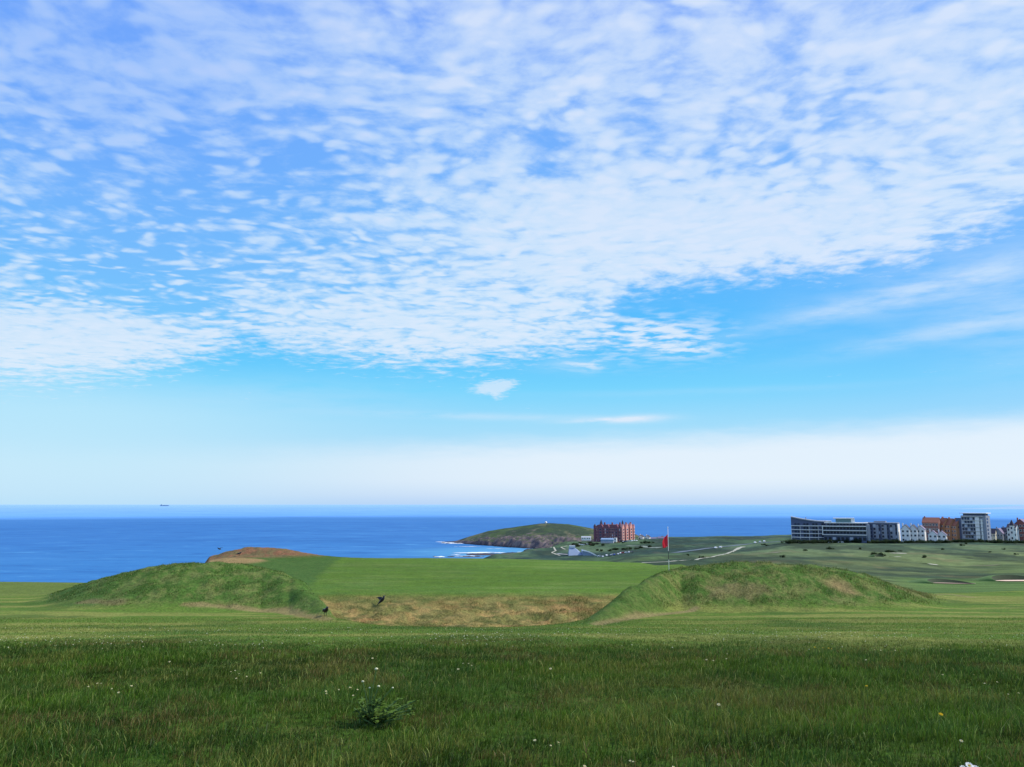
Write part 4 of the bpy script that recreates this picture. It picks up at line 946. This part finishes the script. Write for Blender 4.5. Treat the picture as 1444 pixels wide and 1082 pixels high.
# 6: tall grey block with a white lit column
p, s = site('tall_grey_apartment_block', 1375, 763.5, YB, -16, 'tallest grey apartment block with flat white roof slab and a bright white stair column', 'apartment block')
w_ = 31*q; z_ = lambda py: (763.5-py)*q
MB().box(-w_/2, w_/2, 0, 12, -3, z_(729)).build('wall', GRY, p); MB().box(-w_/2+1.5, w_/2-1, 2, 11, z_(729), z_(726.4)).build('upper_storey', NAVY, p); MB().box(-w_/2-.5, w_/2+.9, -1, 12.8, z_(726.4), z_(725.2)).build('roof', WHT, p)
MB().box(-w_/2-5.2, -w_/2, 2, 10, -3, z_(732.5)).build('side_wing', NAVY, p)
MB().box(1.6, 4.9, -1.2, 0, 1.5, z_(731)).build('stair_column', WHT, p); MB().box(6.2, 7.4, -1.1, 0, 1.5, z_(734)).build('white_panel', WHT, p)
for py in (755, 750, 745, 740, 735.5, 730.2): MB().box(-w_/2+1, 8.0, -1.7, -.05, z_(py), z_(py)+.35).build('balcony', WHT if py in (740, 735.5, 730.2) else CONC, p)
for i, a_ in enumerate((759.5, 754.7, 749.7, 744.7, 739.7, 735.2)):
    for k in range(5): window(p, -w_/2+1.6+k*2.3, 0, z_(a_)+.25, 1.7, 2.2, 'x', -1, PGL if (i+k) % 4 == 0 else DGL)
    window(p, w_/2, 4, z_(a_)+.2, 4, 2.0, 'y', 1)
# houses between the blocks
house(1277.5, 764.5, 735, 11, 17, 23, 'leftmost of the three white gabled houses beside the grey block', WHT, ROOFD, -8, 'y', 9, 3, 2)
house(1288.5, 764.5, 737, 10, 17, 23, 'middle one of the three white gabled houses', WHT, ROOFD, -8, 'y', 9, 3, 2)
house(1299, 764.5, 739, 10, 17, 22, 'rightmost of the three white gabled houses, against the red brick terrace', WHT, MAUVE, -8, 'y', 9, 3, 2)
house(1313.5, 763, 760, 20, 24.5, 31, 'broad shaded brick house with red tile roof at left end of the brick terrace', mat('shaded_terrace_brick', (.27, .14, .12), .85, var=.2, scale=.5), ROOFR, -12, 'x', 12, 4, 5)  # orange-red brick browned to paint its shade into the colour
for k, (px, lab) in enumerate([(1328, 'first orange brick terrace house with a sunlit gable, next to the broad shaded house'), (1337, 'second orange brick terrace house with a sunlit gable'), (1346, 'third orange brick terrace house, beside the tall grey block')]):
    house(px, 763, 762-k*4, 8.5, 22.5-k, 30.5-k*.8, lab, ORG, ROOFR, -42, 'x', 10, 4, 2, 1, 'brick terrace houses between white houses and tall grey block')
house(1316, 765.5, 728, 11, 11, 16, 'small white cottage in front of the broad shaded brick house', WHT, MAUVE, -6, 'y', 7, 2, 2)
house(1328.5, 765.5, 730, 11, 10.5, 15.5, 'small white cottage in front of the orange brick terrace', WHT, MAUVE, -6, 'y', 7, 2, 2)
house(1399, 765, 755, 9, 12, 18, 'grey roofed cream house just right of the tall grey block', CREAM, ROOFD, -10, 'x', 8, 2, 3)
house(1409, 765, 760, 10, 12, 18.5, 'house with a white gable between the cream house and the turret house', GRY, MAUVE, -15, 'y', 8, 2, 3)
house(1418, 765, 762, 8, 14, 19.5, 'narrow dark house left of the white turret house', GRY, ROOFD, -10, 'x', 8, 3, 2)
p = house(1428, 765, 745, 11, 20, 24, 'white house with a pointed dark turret near the right edge', WHT, ROOFD, -14, 'x', 9, 3, 3)
MB().cyl(.5, .3, 0, 15.2, 2.0, 8).build('turret', WHT, p); MB().cone(.5, .3, 15.2, 20.5, 2.5, 8).build('spire', ROOFD, p)
for z0_ in (3, 8, 12): window(p, .5, -1.75, z0_, 1.2, 1.8)
house(1441, 765, 748, 13, 25, 31, 'tall mauve and brick gabled house cut by the right edge', BRICK, MAUVE, -14, 'y', 10, 4, 3)
house(1458, 765, 750, 14, 18, 24, 'white terrace house beyond the mauve and brick house', WHT, ROOFD, -14, 'x', 10, 3, 3)

# ---------------------------------------------------------------- shrubs
def shrub_mesh(seed):
    r = np.random.default_rng(seed); n = 900
    cl = r.normal(0, 1, (9, 3))*np.array([1.1, .8, .35])+np.array([0, 0, .9]); k = r.integers(0, 9, n)
    c_ = cl[k]+r.normal(0, .42, (n, 3)); c_[:, 2] = np.abs(c_[:, 2])
    u = r.normal(0, 1, (n, 3)); u /= np.linalg.norm(u, axis=1)[:, None]; v = np.cross(u, r.normal(0, 1, (n, 3))); v /= np.linalg.norm(v, axis=1)[:, None]; sz = r.uniform(.12, .30, n)[:, None]
    V = np.stack([c_-u*sz, c_-v*sz*.6, c_+u*sz, c_+v*sz*.6], 1)
    sh = r.uniform(.5, 1.5, n)*(.5+.5*np.clip(c_[:, 2], 0, 1.6)/1.6); col = np.repeat((C(.030, .050, .028)*sh[:, None])[:, None], 4, 1)
    return npmesh('foliage', V.reshape(-1, 3), np.arange(n*4).reshape(-1, 4), None, col.reshape(-1, 3), False)
SM = [shrub_mesh(k) for k in range(4)]
for m_ in SM: m_.materials.append(BLADE)
def shrub(px, py, Y, sc_, label, group, k=[0]):
    k[0] += 1; p_ = hitY(px, Y) if py is None else at(px, py, Y)
    r = empty('shrub', p_, random.uniform(0, 6), label, 'shrub', group)
    o_ = bpy.data.objects.new('foliage', SM[k[0] % 4]); COL.objects.link(o_); o_.parent = r
    b_ = bpy.data.objects.get('stem_proto')
    r.scale = (sc_*random.uniform(1, 1.6), sc_, sc_*random.uniform(.8, 1.15)); return r
for lab, grp, x0, x1, n_, y_, Y_, sc_ in [('dark low shrub in the hedge row below the curved and white framed blocks', 'shrubs below the left apartment blocks', 1112, 1216, 26, 769.5, 726, 1.5),
    ('dark low shrub in the hedge row below the grey apartment block', 'shrubs below the grey block', 1220, 1272, 14, 769.5, 726, 1.5),
    ('dark shrub in the row below the white houses and brick terrace', 'shrubs below the houses', 1275, 1352, 18, 768.5, 722, 1.25),
    ('dark shrub in the row below the tall grey block and turret house', 'shrubs at the right end', 1356, 1450, 22, 767.5, 722, 1.3)]:
    for k in range(n_):
        px_ = x0+(x1-x0)*(k+random.uniform(.2, .8))/n_; pp = shrub(px_, None, Y_+random.uniform(-5, 5), sc_*random.uniform(.7, 1.15), lab, grp)
for k in range(16):
    shrub(random.uniform(795, 935), None, random.uniform(1110, 1215), random.uniform(1., 1.8), 'dark shrub on the slope below the red hotel', 'shrubs below the red hotel')
for k in range(9):
    shrub(842+k*9+random.uniform(-3, 3), None, 985+random.uniform(-15, 15), random.uniform(1., 1.5), 'dark shrub behind the beach car park', 'shrubs behind the beach car park')

for k in range(20):
    px_, Y_ = random.uniform(895, 1450), random.choice((random.uniform(460, 640), random.uniform(640, 1150)))
    if px_ > 1110 and Y_ > 690: Y_ = random.uniform(480, 640)
    shrub(px_, None, Y_, random.uniform(.45, .95), 'low dark gorse bush scattered over the golf links', 'gorse bushes on the links')
# ---------------------------------------------------------------- parked cars
def car_proto():
    r = empty('parked_car'); V_ = Vector
    b = bmesh.new(); prof = [(-2.1, .35), (-2.15, .75), (-1.9, .95), (-1.35, 1.0), (-.95, 1.42), (.75, 1.45), (1.35, 1.0), (2.0, .88), (2.15, .6), (2.1, .35)]
    L_ = [b.verts.new((x, -.85, z)) for x, z in prof]; R_ = [b.verts.new((x, .85, z)) for x, z in prof]
    b.faces.new(L_); b.faces.new(R_[::-1])
    for i in range(len(prof)): j = (i+1) % len(prof); b.faces.new((L_[i], R_[i], R_[j], L_[j]))
    bm_obj('body', b, None, r)
    mb = MB(); mb.poly([(-1.3, -.88, 1.02), (1.25, -.88, 1.02), (1.25, .88, 1.02), (-1.3, .88, 1.02)], [(-.92, -.88, 1.36), (.72, -.88, 1.36), (.72, .88, 1.36), (-.92, .88, 1.36)]); mb.build('windows', DGL, r)
    for x in (-1.3, 1.3):
        for y in (-.78, .78):
            b = bmesh.new(); bmesh.ops.create_cone(b, cap_ends=True, segments=12, radius1=.33, radius2=.33, depth=.22, matrix=Matrix.Translation((x, y, .33))@Matrix.Rotation(math.pi/2, 4, 'X')); bm_obj('wheel', b, mat('tyre', (.02, .02, .02)), r)
    return r
CP = car_proto(); CBODY = [c for c in CP.children if c.name.startswith('body')][0].data
PAINT = {'white': (.80, .80, .80), 'silver': (.50, .52, .55), 'black': (.02, .02, .025), 'red': (.45, .02, .02), 'blue': (.04, .08, .30)}
BD = {}
for n_, c_ in PAINT.items():
    me = CBODY.copy(); me.materials.clear(); me.materials.append(mat('car_paint_'+n_, c_, .3, .5, .04)); BD[n_] = me
first = True
def car(px, Y, rz, colr, where, group):
    global first
    r = CP if first else copy_tree(CP); first = False
    for c_ in r.children:
        if c_.name.startswith('body'): c_.data = BD[colr]
    r.location = hitY(px, Y)+Vector((0, 0, .05)); r.rotation_euler = (0, 0, math.radians(rz)); r.scale = (1.1, 1.1, 1.15)
    prop(r, f'{colr} car {where}', 'car', group)
cc = ['white', 'silver', 'white', 'black', 'white', 'blue', 'silver', 'white', 'red', 'white', 'silver', 'black']
for k in range(12): car(846+k*4.2+random.uniform(-1, 1), 880+random.uniform(-18, 22), random.choice((80, 95, 10)), cc[k], 'parked in the beach car park right of the curved roof', 'cars in the beach car park')
for k in range(10): car(817+k*2.9, 1150+random.uniform(-25, 30), random.choice((0, 15, 80)), cc[(k*5+2) % 12], 'parked on the slope left of the red hotel', 'cars left of the red hotel')
for k in range(9): car(873+k*3.2, 1195+random.uniform(-8, 12), random.choice((0, 70)), cc[(k*7+8) % 12], 'parked at the foot of the sunlit side of the red hotel', 'cars below the red hotel')
for px_, Y_, c_, w_ in [(1010, 800, 'white', 'leading the pair on the coast road'), (1017, 812, 'white', 'second of the pair on the coast road'), (1066, 905, 'white', 'on the coast road left of the apartment blocks'), (1073, 915, 'silver', 'on the coast road left of the apartment blocks'), (1079, 925, 'white', 'just right of the silver one on the coast road'), (939, 930, 'white', 'beside the golf flag on the coast road')]:
    car(px_, Y_, 60, c_, w_, 'cars on the coast road')
for px_, c_ in ((1130, 'white'), (1157, 'silver'), (1173, 'white'), (1187, 'white'), (1205, 'black'), (1340, 'silver'), (1395, 'white')):
    car(px_, 724, random.choice((0, 5)), c_, 'parked below the '+{1130: 'left half of the curved block', 1157: 'right half of the curved block', 1173: 'left end of the white framed block', 1187: 'middle of the white framed block', 1205: 'right end of the white framed block', 1340: 'brick terrace', 1395: 'right side of the tall grey block'}[px_], 'cars below the apartment blocks')

# ---------------------------------------------------------------- paths, road, bunkers
def ribbon(name, pts, width, m, label, lift=.25):
    P = [hit(x, y, 62) for x, y in pts]; Q = []
    for a_, b_ in zip(P[:-1], P[1:]):
        n_ = max(1, int((b_-a_).length/6))
        for i in range(n_): Q.append(a_.lerp(b_, i/n_))
    Q.append(P[-1])
    Q = [Q[0]]+[(Q[i-1]+Q[i]*2+Q[i+1])/4 for i in range(1, len(Q)-1)]+[Q[-1]]
    V = []
    for i, p_ in enumerate(Q):
        d = (Q[min(i+1, len(Q)-1)]-Q[max(i-1, 0)]); d.z = 0; d.normalize(); sd_ = Vector((-d.y, d.x, 0))
        for k in (-1, -.33, .33, 1):
            v = p_+sd_*width*.5*k; V.append((v.x, v.y, ground_z(v.x, v.y)+lift))
    o_ = link(name, npmesh(name, V, grid_faces(len(Q), 4)), mat=m); prop(o_, label, kind='structure')
PATH = mat('pale_sandy_path', (.40, .39, .30), .9); ASPH = mat('asphalt', (.13, .16, .19), .9); SAND = mat('bunker_sand', (.74, .53, .39), .95)
ribbon('path', [(905, 794.5), (945, 793), (985, 789), (1010, 784.5), (1027, 780.5), (1038, 776)], 2.6, PATH, 'pale sandy path curving up across the golf course')
ribbon('path', [(1038, 776), (1048, 771.5)], 5, PATH, 'pale upper end of the sandy path')
ribbon('road', [(1112, 763.5), (1085, 765), (1060, 767), (1030, 770.5), (1000, 773.5), (975, 777), (950, 780)], 9, ASPH, 'grey coast road crossing the golf course')
ribbon('track', [(884, 770), (905, 770.5), (930, 773)], 7, mat('worn_track', (.20, .23, .18), .9), 'dull track below the red hotel')
ribbon('car_park_lane', [(786, 781), (800, 782.5), (822, 783)], 3.5, mat('pale_lane', (.42, .40, .44), .9), 'pale lane leading to the beach building')
ribbon('path', [(777, 772), (784, 777), (778, 780), (790, 784)], 2.2, PATH, 'pale zigzag path down to the beach')
ribbon('path', [(797, 775), (791, 772), (800, 770)], 2.2, PATH, 'short pale path on the slope left of the red hotel')
def bunker(px, py, Y, w_, d_, lip, label, sand=SAND, rz=0):
    c_ = hitY(px, Y); r = empty('bunker', c_, math.radians(rz), label, 'bunker'); n_ = 28
    def gz(x, y):
        cs, sn = math.cos(r.rotation_euler.z), math.sin(r.rotation_euler.z); return ground_z(c_.x+x*cs-y*sn, c_.y+x*sn+y*cs)-c_.z
    b = bmesh.new(); rings = []
    for rr_ in (1, .8, .45, .05):
        rings.append([b.verts.new((w_/2*rr_*math.cos(t_)*(1+.08*math.sin(3*t_)), d_/2*rr_*math.sin(t_), gz(w_/2*rr_*math.cos(t_), d_/2*rr_*math.sin(t_))+.12+.10*rr_)) for t_ in [k*2*math.pi/n_ for k in range(n_)]])
    for a_, c2 in zip(rings[:-1], rings[1:]):
        for k in range(n_): b.faces.new((a_[k], a_[(k+1) % n_], c2[(k+1) % n_], c2[k]))
    bm_obj('sand', b, sand, r, True)
    if lip:
        b = bmesh.new(); pr = []; co_ = []
        for k in range(15):
            t_ = math.pi*(-.06+1.12*k/14); hgt_ = lip*math.sin(math.pi*k/14)
            x, y = w_/2*1.02*math.cos(t_), d_/2*1.02*math.sin(t_); x2, y2 = x*1.08, y*1.25+.8; x3, y3 = x*1.12, y*1.5+5
            z0_ = gz(x, y); pr.append([b.verts.new((x, y, z0_-.2)), b.verts.new((x2, y2, z0_+hgt_))])
            co_.append([(x2, y2-.02, z0_+hgt_-.01), (x2*1.03, y2+.6, z0_+hgt_), (x*1.15, y*1.5+3, z0_+hgt_*.75), (x*1.3, y*1.9+9, gz(x*1.3, y*1.9+9)-.15)])
        for a_, c2 in zip(pr[:-1], pr[1:]): b.faces.new((a_[0], c2[0], c2[1], a_[1]))
        bm_obj('shaded_turf_face', b, mat('shaded_turf_face', (.045, .060, .030), .95, var=.35, scale=.8), r, True)  # back face of the bunker coloured dark to paint in its shadow
        b = bmesh.new(); pr = [[b.verts.new(v) for v in q_] for q_ in co_]
        for a_, c2 in zip(pr[:-1], pr[1:]):
            for j in range(3): b.faces.new((a_[j], c2[j], c2[j+1], a_[j+1]))
        bm_obj('grass_bank', b, mat('bank_grass', (.082, .150, .038), .95, var=.3, scale=.8), r, True)
bunker(1343, 823.5, 218, 9.5, 13, 1.1, 'pinkish sand bunker under a shaded turf lip on the right of the course')
bunker(1436, 817, 252, 13, 11, 1.6, 'pale bunker under a raised shaded turf lip at the right edge')
PS = mat('pale_sand', (.70, .66, .52), .95)
bunker(1268, 784, 545, 11, 9, 0, 'small pale bunker, farther of the pair right of the teal green', PS)
bunker(1260, 788, 505, 10, 8, 0, 'small pale bunker, nearer of the pair right of the teal green', PS)
bunker(1311, 793, 455, 9, 8, 0, 'faint pale bunker standing alone on the middle fairway', PS)
bunker(1241, 788, 510, 5, 5, 1.5, 'tiny bunker with a shaded lip left of the pale pair', PS)
bunker(1385, 794, 440, 22, 8, 0, 'long worn sandy patch on the far right fairway', mat('worn_sand', (.16, .16, .09), .95))
bunker(1092, 781, 590, 12, 14, 0, 'pale worn tee patch beyond the right mound', mat('worn_sand2', (.24, .22, .15), .95))
# ---------------------------------------------------------------- rocks and surf in the bay
RCK = mat('sea_rock', (.060, .055, .070), .9, var=.4, scale=.15)
def rock(px, py, Y, w_, d_, h_, label, seed):
    c_ = at(px, py, Y); c_.z = -.3; n_ = 26; X_, Y_ = np.meshgrid(np.linspace(-1, 1, n_), np.linspace(-1, 1, n_)); r_ = np.hypot(X_, Y_)
    z = h_*(np.clip(1-r_, 0, 1)**.5)*(.25+1.3*fbm(X_*3+seed, Y_*3, seed, 5, .65))*ss(.0, .1, 1-r_+(fbm(X_*2, Y_*2, seed+3, 3)-.5)*.3)-.15*(r_ > .95)
    z = z-.6*ss(.85, 1.0, r_)
    o_ = link('sea_rock', npmesh('sea_rock', np.stack([X_*w_/2, Y_*d_/2, z], -1).reshape(-1, 3), grid_faces(n_, n_), None, None, False), mat=RCK); o_.location = c_; prop(o_, label, 'rock')
def seaY(py): return EYE/dep(py)
for k, (px, py, w_, d_, h_, lab) in enumerate([(650, 766.2, 30, 30, 2.6, 'dark low rock at the outermost tip of the headland'), (664, 765.8, 34, 35, 4.5, 'dark rock joining the headland tip'), (632, 766.5, 14, 14, 1.4, 'small wave washed rock farthest out to sea'),
    (684, 782.3, 62, 40, 2.2, 'long flat dark reef in the middle of the bay'), (665, 785, 40, 28, 1.6, 'flat dark reef nearer the green'), (613, 785.2, 6, 12, 1.2, 'leftmost small rock with surf just above the green'), (636, 785.3, 12, 14, 1.4, 'second small rock from the left just above the green'),
    (722, 781.2, 36, 36, 2.6, 'dark reef against the near shore of the bay'), (748, 777.5, 24, 26, 4.5, 'dark rock at the head of the bay'), (688, 768.5, 8, 12, 1.5, 'small rock below the headland cliffs')]):
    rock(px, py, seaY(py), w_, d_, h_, lab, k+5)
FOAM = mat('white_foam', (.86, .88, .90), .8, var=.05)
def foam_mat():
    m, t, o = newmat('surf_foam'); d = t.node('ShaderNodeBsdfDiffuse'); d.inputs[0].default_value = (.80, .84, .88, 1); tr = t.node('ShaderNodeBsdfTransparent'); mx = t.node('ShaderNodeMixShader')
    a = t.node('ShaderNodeAttribute'); a.attribute_name = 'Col'; n_ = t.noise(t.node('ShaderNodeNewGeometry').outputs['Position'], .16, 5, .7)
    f = t.sm(.42, .58, t.m('ADD', t.m('MULTIPLY', t.xyz(a.outputs['Vector'])[0], .45), t.m('MULTIPLY', n_, .55))); t.put(mx.inputs[0], f)
    t.l.new(tr.outputs[0], mx.inputs[1]); t.l.new(d.outputs[0], mx.inputs[2]); t.l.new(mx.outputs[0], o.inputs[0]); return m
SF = foam_mat()
def surf(px, py, w_, d_, h_=.5):
    Yc = seaY(py); c_ = at(px, py, Yc); c_.z = .15; nx, ny = 24, 12; X_, Y_ = np.meshgrid(np.linspace(-1, 1, nx), np.linspace(-1, 1, ny)); k = np.clip(1-np.hypot(X_, Y_), 0, 1)
    z = h_*k*(.3+vn(X_*5+px, Y_*4, 3)); col = np.repeat((k**.6)[..., None], 3, -1)
    o_ = link('surf', npmesh('surf', np.stack([X_*w_/2, Y_*d_/2, z], -1).reshape(-1, 3), grid_faces(ny, nx), None, col.reshape(-1, 3)), mat=SF); o_.location = c_; prop(o_, 'white surf breaking on the rocks', kind='structure')
for a_ in [(632, 766, 42, 40, 1.2), (645, 766.6, 60, 24, 1.0), (625, 764.4, 40, 22, .4), (695, 768.9, 46, 26, 1.6), (706, 769.2, 26, 18, 1.2), (674, 767.2, 30, 10, .5), (664, 780.2, 72, 26, 1.0), (682, 779.4, 60, 18, .8), (620, 785.8, 22, 16, 1.2), (660, 784.9, 50, 14, 1.2),
           (704, 779.8, 24, 20, .8), (643, 783, 20, 14, .8), (660, 771, 60, 8, .3), (735, 779, 20, 10, .6), (700, 774, 50, 6, .3)]: surf(*a_)
# ---------------------------------------------------------------- ship and far coast
Ys = 30000.; c_ = at(232, 711.9, Ys); c_.z = 0
sh = empty('ship', c_, 0, 'tiny dark ship on the horizon at the left', 'ship')
MB().poly([(-150, -20, 0), (130, -20, 0), (130, 20, 0), (-150, 20, 0)], [(-170, -24, 26), (175, -24, 30), (175, 24, 30), (-170, 24, 26)]).build('hull', mat('ship_grey', (.26, .38, .52), .8), sh)
MB().box(-130, -80, -18, 18, 26, 62).box(-60, 120, -15, 15, 26, 36).build('superstructure', mat('ship_pale', (.36, .48, .60), .8), sh)
X_, Y_ = np.meshgrid(np.linspace(6700, 12500, 60), np.linspace(11800, 13200, 8)); f = ss(6700, 8300, X_)*np.clip(1-np.abs((Y_-12500)/700), 0, 1)
Z_ = f*(38+30*ss(6700, 8000, X_))*(.7+.6*fbm(X_*.001, Y_*.001, 3, 4))-1
fc_ = link('far_coast', npmesh('far_coast', np.stack([X_, Y_, Z_], -1).reshape(-1, 3), grid_faces(8, 60)), mat=mat('hazy_far_land', (.28, .42, .72), .95)); prop(fc_, 'pale hazy strip of far coast at the right end of the horizon', kind='structure')
